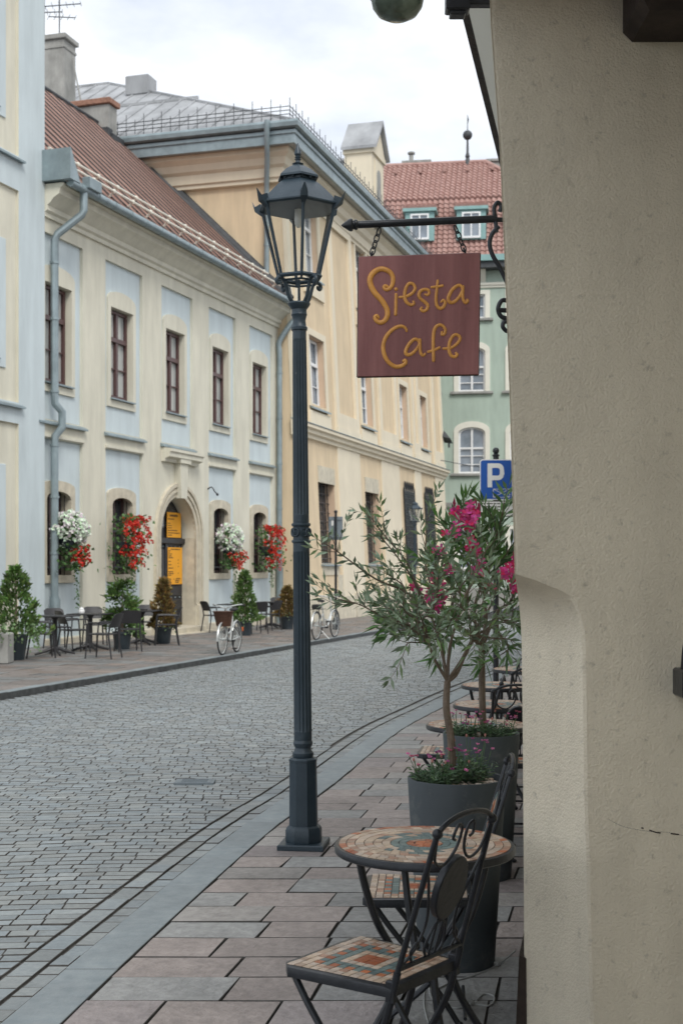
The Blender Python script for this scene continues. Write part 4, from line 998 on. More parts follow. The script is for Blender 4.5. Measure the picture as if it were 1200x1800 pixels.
    for a in ang:                                   # upturned corner horns
        nn = Vector((math.cos(a), math.sin(a), 0)); tt = Vector((-math.sin(a), math.cos(a), 0)); z = Vector((0,0,1))
        base = nn*.215 + z*(ZT_+.002)
        pts = [base - z*.05 - nn*.005, base + nn*.055 - z*.006, base + nn*.082 + z*.062, base + nn*.062 + z*.022, base + nn*.02 + z*.04]
        w_ = [.006, .022, .003, .020, .020]
        vs = [p + tt*w for p, w in zip(pts, w_)] + [p - tt*w for p, w in zip(pts, w_)]
        rf.add(vs, [[0,1,2,3,4],[9,8,7,6,5]] + [[i, i+5, (i+1)%5+5, (i+1)%5] for i in range(5)])
    rf.build('lantern_roof', M['post'], root, sharp=25)
    inn = MB(); inn.lathe([(.215,ZT_-.003),(.12,ZT_+.03),(.02,ZT_+.035)], 6, rot=TH0, cap=False); inn.build('reflector', M['creamtrim'], root, smooth=False)
    fi = MB(); z = ZT_+.25; fi.lathe([(.03,z),(.034,z+.006),(.014,z+.016),(.013,z+.028),(.020,z+.032),(.013,z+.038),(.019,z+.044),(.013,z+.05),(.021,z+.062),(.019,z+.08),(.003,z+.128)], 14); fi.build('finial', M['post'], root, sharp=30)
    for i, a in enumerate((TH0+R(30), TH0+R(120), TH0+R(210), TH0+R(300))):
        am = MB(); pts = [P(.046,a,3.19),P(.075,a,3.225),P(.092,a,3.275),P(.105,a,3.31),P(.128,a,3.328),P(.152,a,3.326),P(.163,a,3.308),P(.155,a,3.292),P(.142,a,3.298),P(.143,a,3.309)]
        am.tube(catmull(pts,4), .0105, 8); am.build('arm', M['post'], root)
    rd_ = MB(); rd_.tube([(0,0,3.19),(0,0,3.33)], .008, 8); rd_.build('gas_pipe', M['post'], root)
    bu = MB(); bu.lathe([(.016,3.785),(.022,3.74),(.024,3.69),(.021,3.655),(.010,3.638),(.001,3.635)], 14); bu.lathe([(.026,3.785),(.026,3.745),(.02,3.742)],12); bu.build('bulb', M['pinkwall'], root)
L0 = atz(534, 1489)
lamp = thing('street_lamp', 'tall slate-black cast iron street lamp with glass lantern standing on the near pavement edge', 'street lamp', (L0.x, L0.y, 0), group='old cast iron street lamps')
lamp_parts(lamp); lamp.rotation_euler = (0, R(-.5), 0)
dup(lamp, (2.50, 44.4, gz(44.4)+.07), R(25), 'distant street lamp seen through the oleander leaves in front of the peach palace', 'old cast iron street lamps').rotation_euler = (0,0,R(25))
# paint scars on the lamp base
# ================================================================== HANGING SIGN
SY = 4.8
def SP(cx, cy, dy=0): p = at(590+cx/3.871, 340+cy/3.871, SY); return Vector((p.x, p.y-dy, p.z))
c0 = at(735, 557, SY)
sg = thing('cafe_sign', 'square maroon wooden cafe sign with carved ochre lettering hanging from two chains', 'shop sign', (c0.x, c0.y, c0.z))
bd = MB(); TL, TR, BR, BL = at(630,452.5,SY)-c0, at(843,445.5,SY)-c0, at(840,659,SY)-c0, at(628,663,SY)-c0
def brd(inset, y):
    m = (TL+TR+BL+BR)/4; return [Vector((p.x+(m.x-p.x)*inset, y, p.z+(m.z-p.z)*inset)) for p in (BL,BR,TR,TL)]
vs = brd(.008,-.014)+brd(0,-.011)+brd(0,.011)+brd(.008,.014)
bd.add(vs, [[0,1,2,3],[15,14,13,12]] + [[k*4+i, k*4+(i+1)%4, k*4+4+(i+1)%4, k*4+4+i][::-1] for k in range(3) for i in range(4)])
bd.build('board', M['signwood'], sg, sharp=50)
eg = MB()
for a, b in ((BL,BR),(BR,TR),(TR,TL),(TL,BL)): eg.tube([a, b], .0035, 6)
eg.build('board_edging', M['oldwood'], sg)
LET = [
 ([(352,640),(335,632),(326,645),(340,660),(365,652),(384,622),(386,575),(362,538),(312,520),(264,538),(234,580),(236,628),(266,684),(312,735),(345,790),(350,832),(334,868),(305,884),(276,872),(264,848),(278,836),(290,850)], [9,10,12,13,14,15,16,17,18,19,20,20,20,19,18,18,17,16,15,13,11,9]),
 ([(408,693),(407,740),(405,828)], [10,11,11]),
 ([(432,712),(478,706),(520,682),(537,650),(522,622),(494,620),(472,658),(466,708),(478,744),(508,764),(528,756),(526,742)], [9,10,11,11,11,11,12,12,12,11,10,8]),
 ([(606,692),(620,698),(632,684),(626,664),(602,658),(575,670),(562,696),(574,722),(604,745),(622,768),(616,794),(594,806),(576,796),(582,782)], [8,9,10,11,11,12,12,12,12,12,11,11,10,8]),
 ([(690,600),(684,660),(678,720),(684,766),(706,788),(730,776),(740,748),(728,732),(714,742)], [9,10,11,12,12,12,11,10,8]),
 ([(650,644),(690,640),(722,634)], [9,10,10]),
 ([(862,672),(852,640),(828,632),(790,660),(764,708),(766,740),(792,748),(826,722),(852,680),(862,640)], [10,11,12,13,13,13,12,11,10,9]),
 ([(862,640),(858,690),(864,730),(880,750),(894,738),(890,728)], [10,11,11,11,10,8]),
 ([(480,940),(470,920),(440,908),(392,926),(346,972),(322,1032),(326,1092),(352,1146),(396,1180),(440,1180),(472,1158),(470,1138),(458,1144)], [9,10,12,13,14,14,15,15,15,14,13,11,9]),
 ([(568,1025),(556,1002),(530,998),(496,1030),(474,1076),(480,1100),(506,1100),(540,1072),(564,1035),(570,1005)], [10,11,12,12,13,13,12,11,10,9]),
 ([(570,1000),(570,1050),(576,1092),(592,1108),(604,1096)], [10,11,11,10,8]),
 ([(720,948),(718,964),(734,962),(742,936),(726,908),(698,900),(670,926),(660,985),(660,1060),(662,1142)], [8,10,11,11,11,11,12,12,12,11]),
 ([(626,1082),(662,1072),(702,1054)], [9,10,9]),
 ([(730,1060),(778,1056),(822,1026),(842,990),(824,968),(796,972),(772,1014),(766,1066),(780,1106),(806,1116),(822,1102),(814,1090)], [9,10,11,11,11,11,12,12,12,11,10,8]),
]
lt = MB()
for pts, rs in LET:
    P3 = catmull([SP(x, y, .014) - c0 for x, y in pts], 5)
    rr = np.interp(np.linspace(0, len(rs)-1, len(P3)), range(len(rs)), rs) / 3.871 * SY / F
    m0 = MB(); m0.tube(P3, list(rr), 10)
    for q in (0, -1): m0.ball(P3[q], float(rr[q])*1.02, 10)
    m0.xf(lambda p: (p[0], -.014 + (p[1]+.014)*.75, p[2])); o = len(lt.v); lt.add(m0.v, m0.f)
m0 = MB(); p = SP(408,657,.014)-c0; m0.ball(p, 13/3.871*SY/F, 12); m0.xf(lambda p: (p[0], -.014+(p[1]+.014)*.75, p[2])); lt.add(m0.v, m0.f)
lt.build('lettering', M['letter'], sg, sharp=60)
def chain(a, b):
    a, b = Vector(a), Vector(b); m = MB(); n = 4; d = (b-a)/n; L_ = d.length
    t = d.normalized(); s1 = t.cross(Vector((0,1,0))).normalized(); s2 = Vector((0,1,0))
    for i in range(n):
        c_ = a + d*(i+.5); s = s1 if i % 2 else (s1*.75+s2*.66)
        pts = [c_ + t*math.cos(2*math.pi*q/14)*L_*.66 + s*math.sin(2*math.pi*q/14)*.0085 for q in range(14)]
        m.tube(pts, .0028, 6, closed=True)
    m.tube([b-t*.012, b+t*.012], .004, 6); m.ball(b, .0065, 8); return m
chain(at(667,402,SY)-c0, at(653,447,SY)-c0).build('chain', M['iron'], sg); chain(at(799,398,SY)-c0, at(816,441,SY)-c0).build('chain', M['iron'], sg)
br = thing('sign_bracket', 'black wrought iron wall bracket with spear tip and scrolls carrying the cafe sign', 'bracket', (c0.x, SY, at(0,390,SY).z))
o0 = Vector((c0.x, SY, at(0,390,SY).z))
b = MB(); A_p, B_p = at(629,395,SY)-o0, at(873,384.5,SY)-o0
b.tube([A_p, B_p], .0135, 14); d = (A_p-B_p).normalized()
b.build('bar', M['iron'], br)
b = MB(); rings = [(0,.0135),(.004,.019),(.010,.020),(.014,.016),(.018,.016),(.020,.0215),(.026,.024),(.034,.0215),(.062,.002)]
b.tube([A_p+d*q for q, r in rings], [r for q, r in rings], 16); b.build('spear_tip', M['iron'], br, sharp=30)
b = MB()
tb = lambda pts, r=.0075: b.tube(catmull([at(x,y,SY)-o0 for x, y in pts], 6), r, 8)
tb([(872,408),(870,385),(868,366),(874,356),(880,362),(878,372)], .008); tb([(876,398),(864,412),(860,430),(866,450),(878,470),(892,500)], .0085)
tb([(896,530),(882,528),(875,542),(880,556),(894,560)], .0085); tb([(897,565),(886,566),(883,574),(890,582),(898,580)], .008)
b.tube([at(898,350,SY)-o0, at(910,600,SY)-o0], .012, 8)
for yy in (386, 545): b.tube([at(872,yy,SY)-o0, at(905,yy+1,SY)-o0], .009, 8)
b.build('scrollwork', M['iron'], br)

# wall lantern high on the corner
p = at(698, 36, 4.6); wlm = thing('wall_lantern', 'green glass bowl lantern on an iron arm high beside the ochre corner', 'lantern', (p.x, p.y, p.z))
b = MB(); b.lathe([(.002,0),(.04,.006),(.07,.022),(.088,.048),(.096,.085),(.096,.10)], 28); b.build('glass_bowl', M['copper'], wlm)
b = MB(); b.lathe([(.092,.085),(.102,.088),(.102,.108),(.12,.115),(.06,.16),(.02,.20),(.02,.23)], 28); b.build('lantern_cap', M['iron'], wlm)
b = MB(); b.tube(catmull([(0,0,.22),(0,0,.30),(.08,0,.36),(.18,0,.30),(.2,.0,.12)],5), .012, 8); b.rbox(.17,.255,-.03,.03,.028,.12,.006); b.rbox(.185,.24,-.025,.025,.012,.028,.004); b.rbox(.255,.40,-.02,.02,.05,.11,.004); b.build('arm', M['iron'], wlm)

# ================================================================== BISTRO FURNITURE
TERRA = [(.56,.17,.06),(.44,.12,.04),(.53,.18,.07)]; BEI = [(.64,.49,.35),(.70,.55,.42),(.54,.38,.27),(.62,.50,.40)]; SLT = [(.12,.19,.19),(.15,.22,.21),(.18,.25,.235)]; ROSE = [(.52,.30,.20),(.46,.26,.17)]
def vary(c): v = U(.82, 1.15); return tuple(x*v for x in c)
def tile4(mb, pts, z, col):
    cx = sum(p[0] for p in pts)/len(pts); cy = sum(p[1] for p in pts)/len(pts); n = len(pts)
    top = [(cx+(x-cx)*.90, cy+(y-cy)*.90, z+U(.0008,.0016)) for x, y in pts]; bot = [(cx+(x-cx)*.97, cy+(y-cy)*.97, z-.001) for x, y in pts]
    mb.add(top+bot, [list(range(n))] + [[n+i, n+(i+1)%n, (i+1)%n, i] for i in range(n)], 0, vary(col))
def seat_tiles(w0, w1, l, z):
    """square mosaic: x from -l to l, half-width w(x)"""
    mb = MB(); n = 13
    for i in range(n):
        for j in range(n):
            def pt(a, b):
                x = -l + 2*l*a/n; w = w0+(w1-w0)*a/n; return (x, -w+2*w*b/n)
            d = max(abs(i-6), abs(j-6)); dm = abs(i-6)+abs(j-6)
            if d <= 1: 
                continue
            if d == 2: c = random.choice(BEI)
            elif d == 3: c = random.choice(SLT)
            elif d == 4: c = random.choice(SLT) if (i+j) % 2 else random.choice(TERRA)
            elif d == 5: c = random.choice(ROSE+BEI)
            else: c = random.choice(BEI)
            k = .18
            tile4(mb, [pt(i+U(0,k)*.4,j+U(0,k)*.4), pt(i+1-U(0,k)*.3,j+U(0,k)*.4), pt(i+1-U(0,k)*.3,j+1-U(0,k)*.3), pt(i+U(0,k)*.4,j+1-U(0,k)*.3)], z, c)
    x0 = -l+2*l*5/n; x1 = -l+2*l*8/n; w = (w0+w1)/2*(3/13)
    for a in range(2):
        for b_ in range(2): xa, ya = x0+(x1-x0)*a/2, -w+w*b_; tile4(mb, [(xa,ya),(xa+(x1-x0)/2,ya),(xa+(x1-x0)/2,ya+w),(xa,ya+w)], z, TERRA[1])
    return mb
def bistro_chair(loc, heading, label, group=None):
    t = thing('bistro_chair', label, 'chair', loc, heading, group)
    ZS_, L_, WF, WR = .455, .19, .195, .165
    def out(e, z): return [(-L_-e,-WR-e,z),(L_-.03,-WF-e,z),(L_+e,-WF+.03,z),(L_+e,WF-.03,z),(L_-.03,WF+e,z),(-L_-e,WR+e,z)]
    s = MB(); vs = out(-.006,ZS_+.002)+out(.006,ZS_)+out(.008,ZS_-.004)+out(.008,ZS_-.028)+out(-.008,ZS_-.028); n = 6
    s.add(vs, [list(range(n)), list(range(5*n-1,4*n-1,-1))] + [[k*n+i, k*n+n+i, k*n+n+(i+1)%n, k*n+(i+1)%n][::-1] for k in range(4) for i in range(n)])
    seat = s.build('seat', M['iron'], t, sharp=40)
    g = MB(); g.add([(x, y, ZS_+.0026) for x, y, _ in out(-.010,0)], [list(range(6))]); g.build('grout', M['grout'], seat, smooth=False)
    seat_tiles(WR-.011, WF-.011, L_-.011, ZS_+.003).build('mosaic', M['mosaic'], seat, smooth=False)
    def bp(b_, z): return Vector((-L_-.005-.14*max(0,(z-.44))/.46, b_*(.165-.02*(z-.44)/.46), z))
    for sgn in (-1, 1):
        l = MB(); l.tube(catmull([(L_-.035,sgn*.178,ZS_-.025),(.10,sgn*.18,.355),(.02,sgn*.18,.255),(-.08,sgn*.18,.115),(-.15,sgn*.18,.004)],5), .0105, 8); l.ball((-.15,sgn*.18,.008),.014,8); l.build('leg', M['iron'], t)
        l = MB(); l.tube(catmull([bp(sgn,.50),(-L_-.002,sgn*.163,.42),(-.155,sgn*.163,.32),(-.05,sgn*.163,.16),(.13,sgn*.163,.004)],5), .0115, 8); l.ball((.13,sgn*.163,.008),.014,8); l.rbox(-L_-.016,-L_+.012,sgn*.163-.010,sgn*.163+.010,.41,.475,.004); l.build('leg', M['iron'], t)
    for xs, zs, ws in ((-.17,.03,.18),(.11,.035,.163),(-.02,.20,.175)): l = MB(); l.tube([(xs,-ws,zs),(xs,ws,zs)], .007, 8); l.build('stretcher', M['iron'], t)
    f = MB()
    for sgn in (-1, 1): f.tube([bp(sgn,.46), bp(sgn,.895)], .009, 10); f.ball(bp(sgn,.905), .0155, 12)
    f.tube(catmull([bp(-1,.885)]+[bp(math.sin(R(a)),.885+.062*math.cos(R(a))**.8) for a in range(-65,66,26)]+[bp(1,.885)],4), .008, 8)
    f.tube([bp(-1,.51), bp(1,.51)], .008, 8)
    f.build('back_frame', M['iron'], t)
    s = MB(); q = lambda pts, r=.0055: s.tube(catmull([bp(x,z) for x, z in pts],5), r*.85, 7)
    for g_ in (-1, 1):
        q([(g_*.95,.89),(g_*.8,.82),(g_*.45,.80),(g_*.15,.84),(g_*.10,.90),(g_*.28,.915),(g_*.36,.88),(g_*.26,.87)])
        q([(g_*.97,.80),(g_*.75,.74),(g_*.50,.64),(g_*.62,.56),(g_*.95,.515)])
        q([(0,.625),(g_*.22,.60),(g_*.30,.545),(g_*.18,.515)]); q([(g_*.62,.515),(g_*.75,.55),(g_*.62,.575),(g_*.5,.555)], .005)
        q([(g_*.10,.63),(g_*.10,.515)], .005)
    s.build('back_scrolls', M['iron'], t)
    c_ = bp(0,.722); ax = (bp(0,.9)-bp(0,.5)).normalized(); ay = Vector((0,1,0)); nn = ax.cross(ay).normalized()
    if nn.x < 0: nn = -nn
    m = MB(); N = 28; vs = []
    for (k, o) in ((.93,.012),(1,.009),(1,-.009),(.95,-.012)): vs += [c_ + ay*math.cos(2*math.pi*i/N)*.074*k + ax*math.sin(2*math.pi*i/N)*.1*k + nn*o for i in range(N)]
    m.add(vs, [list(range(N)), list(range(4*N-1,3*N-1,-1))] + [[k*N+i, k*N+(i+1)%N, k*N+N+(i+1)%N, k*N+N+i] for k in range(3) for i in range(N)])
    med = m.build('back_medallion', M['iron'], t, sharp=50)
    m = MB()
    for k0, k1, nn_, cl in ((0,.35,6,TERRA),(.35,.62,10,TERRA+ROSE),(.62,.9,16,SLT+BEI)):
        for i in range(nn_):
            pts = []
            for kk, aa in ((k0,i),(k1,i),(k1,i+1),(k0,i+1)): a = 2*math.pi*(aa+.06*(1 if aa == i else -1))/nn_; pts.append(c_+ay*math.cos(a)*.074*(kk+.02*(kk==k0))+ax*math.sin(a)*.1*(kk+.02*(kk==k0))+nn*.0135)
            m.add(pts, [[0,1,2,3]], 0, vary(random.choice(cl)))
    m.build('mosaic', M['mosaic'], med, smooth=False)
    return t
def bistro_table(loc, rz, label, group=None):
    t = thing('bistro_table', label, 'table', loc, rz, group); ZT_, RT = .74, .295
    m = MB(); m.lathe([(.001,ZT_-.026),(RT-.004,ZT_-.026),(RT,ZT_-.022),(RT,ZT_-.004),(RT-.003,ZT_),(RT-.010,ZT_+.0005),(.001,ZT_)], 64); top = m.build('tabletop', M['iron'], t, sharp=40)
    g = MB(); g.lathe([(.001,ZT_+.0008),(RT-.013,ZT_+.0012)], 48, cap=False); g.build('grout', M['grout'], top)
    m = MB(); rings = [(.0,.035,6,TERRA),(.036,.06,12,TERRA+ROSE),(.061,.085,16,SLT),(.086,.112,22,SLT),(.113,.14,26,SLT+BEI),(.141,.168,32,BEI+SLT),(.169,.198,36,ROSE+BEI),(.199,.228,40,BEI),(.229,.256,48,BEI+ROSE),(.257,.281,56,TERRA+ROSE+BEI)]
    for r0, r1, n, cl in rings:
        off = U(0, 1)
        for i in range(n):
            a0, a1 = 2*math.pi*(i+off)/n, 2*math.pi*(i+1+off)/n; a0 += U(-.1,.1)/n; sk = .35/n*2*math.pi*(1 if r0 > .08 else 0)
            blot = BEI if math.sin(3*a0)+math.sin(5*a0+1) > .9 and r0 > .1 and random.random() < .6 else cl
            tile4(m, [(r0*math.cos(a0),r0*math.sin(a0)),(r1*math.cos(a0+sk),r1*math.sin(a0+sk)),(r1*math.cos(a1+sk),r1*math.sin(a1+sk)),(r0*math.cos(a1),r0*math.sin(a1))], ZT_+.0018, random.choice(blot))
    m.build('mosaic', M['mosaic'], top, smooth=False)
    for a in (8, 98, 188, 278):
        q = R(a); c_, s_ = math.cos(q), math.sin(q); l = MB()
        l.tube(catmull([(r*c_, r*s_, z) for r, z in ((.225,.715),(.205,.62),(.165,.50),(.11,.40),(.088,.34),(.12,.24),(.20,.11),(.285,.006))],5), .0125, 8); l.ball((.288*c_,.288*s_,.010), .017, 8, sc=(1,1,.6)); l.build('leg', M['iron'], t)
    m = MB(); m.tube([(.10*math.cos(2*math.pi*i/24), .10*math.sin(2*math.pi*i/24), .345) for i in range(24)], .011, 8, closed=True); m.tube([(.23*math.cos(2*math.pi*i/28), .23*math.sin(2*math.pi*i/28), .712) for i in range(28)], .008, 6, closed=True); m.build('ring', M['iron'], t)
    return t
bistro_table((.272,4.25,0), R(8), 'nearest round mosaic bistro table on black iron legs', 'round mosaic bistro tables')
bistro_table((.78,7.45,0), R(30), 'round mosaic bistro table just behind the far planter, its left rim showing', 'round mosaic bistro tables')
bistro_table((1.03,8.56,gz(8.5)), R(50), 'round mosaic bistro table beyond the planters with two iron chair backs before it', 'round mosaic bistro tables')
bistro_table((1.22,10.05,gz(10)), R(70), 'round mosaic bistro table behind the oleander trunk', 'round mosaic bistro tables')
bistro_table((1.66,11.75,gz(11.7)), R(15), 'farthest round bistro table, beside the parking sign post', 'round mosaic bistro tables')
bistro_chair((.09,3.925,0), R(142), 'nearest iron bistro chair with diamond-patterned mosaic seat and dark oval back', 'mosaic bistro chairs')
bistro_chair((.285,4.83,0), R(176), 'iron bistro chair tucked between the mosaic table and the front planter', 'mosaic bistro chairs')
bistro_chair((.70,8.42,gz(8.4)), R(172), 'iron bistro chair whose pale mosaic seat edge shows left of the front planter flowers', 'mosaic bistro chairs')
bistro_chair((1.08,8.02,0), R(84), 'iron bistro chair with its oval back showing right of the oleander trunk', 'mosaic bistro chairs')
bistro_chair((1.29,9.42,gz(9.4)), R(98), 'iron bistro chair farther back with ring-shaped back scrolls by the ochre wall', 'mosaic bistro chairs')
bistro_chair((1.50,10.75,gz(10.7)), R(100), 'farthest iron bistro chair before the last table by the wall', 'mosaic bistro chairs')

# ================================================================== PLANTERS AND TREES
def flower_clump(c, r, n, h, name, label, par=None):
    m = MB(); fl_ = MB()
    for i in range(int(n*.36)):
        a = U(0, 6.283); rr = r*.75*math.sqrt(U(0,1)); p = Vector((c[0]+rr*math.cos(a), c[1]+rr*math.sin(a), c[2]-.01))
        d = Vector((math.cos(a)*rr/r*.9+U(-.4,.4), math.sin(a)*rr/r*.9+U(-.4,.4), 1)).normalized(); sl_len = h*U(.35,.85)
        for k in range(9):
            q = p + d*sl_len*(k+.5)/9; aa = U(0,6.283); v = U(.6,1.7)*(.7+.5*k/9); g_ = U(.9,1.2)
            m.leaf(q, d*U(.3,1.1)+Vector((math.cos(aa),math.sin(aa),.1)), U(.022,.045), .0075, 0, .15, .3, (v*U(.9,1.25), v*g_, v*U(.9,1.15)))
    for i in range(int(n*.05)):
        a = U(0, 6.283); rr = r*math.sqrt(U(0,1)); p = Vector((c[0]+rr*math.cos(a), c[1]+rr*math.sin(a), c[2]))
        tip = p + Vector((math.cos(a)*rr*.5+U(-.02,.02), math.sin(a)*rr*.5+U(-.02,.02), h*U(.6,1.15))); m.tube([p, (p+tip)/2+Vector((U(-.006,.006),0,0)), tip], .0014, 4, col=(1.2,1.4,1))
        if random.random() < .72:
            k = random.choice([(1,1,1),(1.4,1.3,1.3),(.8,.6,.8),(1.0,.7,.6)])
            for b_ in range(random.choice((1,1,2,3))):
                q = tip + Vector((U(-.012,.012),U(-.012,.012),U(-.004,.008)))
                for z in range(6):
                    aa = 6.283*z/6+U(-.2,.2); v = U(.75,1.2); fl_.leaf(q, (math.cos(aa), math.sin(aa), U(.3,1.0)), U(.009,.014), .010, 0, .1, 0, tuple(x*v for x in k))
        else: fl_.ball(tip, .005, 6, 0, (1,1,1.6), (.9,1.1,.5))
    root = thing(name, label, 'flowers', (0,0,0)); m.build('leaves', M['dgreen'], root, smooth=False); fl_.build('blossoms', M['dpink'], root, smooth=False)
    return root
def planter(x, y, zr, label):
    t = thing('planter', label, 'planter', (x,y,gz(y)), 0, 'tall graphite cylinder planters')
    m = MB(); m.lathe([(.150,0),(.158,.004),(.2035,zr-.006),(.2015,zr),(.190,zr-.001),(.186,zr-.05),(.182,zr-.06)], 56); m.build('pot', M['pot'], t, sharp=35)
    m = MB(); m.lathe([(.001,zr-.035),(.183,zr-.045)], 40, cap=False); m.build('soil', M['soil'], t)
    m = MB()
    for i in range(520):
        a = U(0,6.283); rr = .178*math.sqrt(U(0,1)); v = U(.7,1.35); c_ = random.choice([(1,1,1),(1.1,.95,.88),(.9,.88,.86)])
        m.ball((rr*math.cos(a), rr*math.sin(a), zr-.03+U(-.006,.010)), U(.006,.0125), 6, 0, (U(.8,1.3),U(.8,1.3),U(.5,.8)), tuple(q*v for q in c_))
    o = m.build('pebbles', M['pebble'], t, sharp=80); o['kind'] = 'stuff'
    return t
P1 = (.478, 5.40); P2 = (.742, 6.90)
planter(*P1, .772, 'front tall graphite planter with white pebbles behind the mosaic table')
planter(*P2, .765, 'rear tall graphite planter holding the oleander against the ochre wall')
flower_clump((P1[0]-.075,P1[1]-.04,.745), .085, 420, .12, 'pink_dianthus', 'large green dianthus tuft with fading pink flowers, left side of the front planter')
flower_clump((P1[0]+.045,P1[1]+.03,.745), .075, 330, .17, 'pink_dianthus', 'taller dianthus tuft with pink flowers right of the olive trunk in the front planter')
flower_clump((P2[0]-.10,P2[1]-.04,.738), .075, 330, .12, 'pink_dianthus', 'dianthus tuft with reddish buds left of the oleander trunk in the rear planter')
flower_clump((P2[0]+.085,P2[1]-.05,.738), .08, 340, .12, 'pink_dianthus', 'bright pink dianthus tuft right of the oleander trunk in the rear planter')

def grow(px_list, fork0, subs, Y0, leafL, leafW, lm, gap, ntw, twl, r0, spread, upb, cols, dens=1.0, whorl=2):
    """branches from a fork to pixel-free world tips; returns (wood, leaves)"""
    wd, lv = MB(), MB()
    def leaves_along(pts, s0, gapk=1.0):
        acc = 0; tot = 0
        for i in range(len(pts)-1):
            a, b = pts[i], pts[i+1]; seg = (b-a).length; tot += seg; acc += seg
            if i/len(pts) < s0: acc = 0; continue
            while acc > gap*gapk:
                acc -= gap*gapk; p = b - (b-a).normalized()*acc; t = (b-a).normalized()
                base = U(0, 6.283)
                for w_ in range(whorl):
                    if random.random() > dens: continue
                    o = t.orthogonal().normalized(); o.rotate(Matrix.Rotation(base + 6.283*w_/whorl, 3, t))
                    d = (t*U(.5,1.2) + o*U(.6,1.1) + Vector((0,0,upb))).normalized()
                    c_ = random.choice(cols); v = U(.72,1.35)
                    lv.leaf(p, d, leafL*U(.6,1.15), leafW*U(.8,1.2), 0, .10, U(0,.25), tuple(q*v for q in c_))
        for w_ in range(3):
            t = (pts[-1]-pts[-2]).normalized(); d = (t*1.6+Vector((U(-.5,.5),U(-.5,.5),U(-.2,.5)))).normalized(); v = U(.9,1.4); c_ = random.choice(cols); lv.leaf(pts[-1], d, leafL*U(.6,1), leafW*.9, 0, .1, 0, tuple(q*v for q in c_))
    for sb in subs:
        wd.tube(catmull([fork0, fork0.lerp(sb,.5)+Vector((U(-.02,.02),U(-.01,.01),.01)), sb],6), [r0*(1.15-.4*i/12) for i in range(13)], 7)
    for tip in px_list:
        tip = Vector(tip); fork = min(subs, key=lambda q: (q-tip).length); L_ = (tip-fork).length
        mid = fork.lerp(tip, .5) + Vector((U(-.03,.03),U(-.03,.03),U(.0,.05)*L_)) 
        q1 = fork.lerp(tip,.22)+Vector((0,0,.05*L_))
        pts = catmull([fork, q1, mid, fork.lerp(tip,.8)+Vector((U(-.02,.02),U(-.02,.02),.01)), tip], 6)
        wd.tube(pts, [r0*(1-.82*i/(len(pts)-1)) for i in range(len(pts))], 6)
        leaves_along(pts, .35)
        for k in range(ntw):
            i = int(len(pts)*U(.22,.9)); p = pts[min(i,len(pts)-2)]; t = (pts[min(i+1,len(pts)-1)]-pts[max(0,i-1)]).normalized()
            d = (t*.7 + Vector((U(-1,1)*spread,U(-1,1)*spread,U(-.55,.9)*spread))).normalized(); l = twl*U(.55,1.2)
            tw = catmull([p, p+d*l*.5+Vector((0,0,U(-.01,.02))), p+d*l+Vector((U(-.02,.02),0,U(-.03,.04)))], 5)
            wd.tube(tw, [r0*.3*(1-.7*j/(len(tw)-1)) for j in range(len(tw))], 5); leaves_along(tw, .1)
    return wd, lv
random.seed(21)
# olive tree
ol = thing('olive_tree', 'young olive standard with silvery narrow leaves growing from the front planter', 'tree', (P1[0],P1[1],.74))
ob = Vector((P1[0],P1[1],.74)); fork = at(786,1197,5.40)
trk = MB(); base = at(795,1362,5.40)
trk.tube(catmull([Vector((base.x,base.y,.74)), at(792,1300,5.4), at(784,1245,5.4), fork],6), [.0175-.0002*q for q in range(19)], 10)
tips = [(553,945,5.2),(592,1052,5.1),(650,905,5.4),(655,930,5.3),(712,1135,5.2),(680,1085,5.15),(770,1010,5.2),(752,905,5.6),(790,940,5.35),(835,985,5.3),(870,1035,5.25),(885,1095,5.3),(850,1135,5.2),(690,1015,5.2),(735,1060,5.1),(800,1060,5.1),(722,1110,5.1),(860,950,5.6),(815,1120,5.1),(768,1115,5.1),(836,1080,5.1),(905,1130,5.4),(705,1045,5.6)]
cols = [(1,1,1),(1.2,1.2,1.15),(.8,.85,.8),(1.6,1.65,1.75),(1.9,1.95,2.1),(1.1,1.3,.8)]
wd, lv = grow([at(*t) for t in tips], fork, [at(*q) for q in ((752,1128,5.3),(758,1085,5.42),(803,1090,5.4),(832,1120,5.3))], 5.4, .060, .0135, 'olive', .027, 5, .16, .0066, .8, .12, cols, .85)
wd.tube(catmull([fork, at(800,1185,5.4), at(812,1160,5.45), at(832,1120,5.32)],5), [.011]*10+[.009]*6, 8)
trk.xf(lambda p: tuple(Vector(p)-ob)); wd.xf(lambda p: tuple(Vector(p)-ob)); lv.xf(lambda p: tuple(Vector(p)-ob))
trk.build('trunk', M['bark'], ol); wd.build('branches', M['bark'], ol); lv.build('crown', M['olive'], ol, smooth=False)
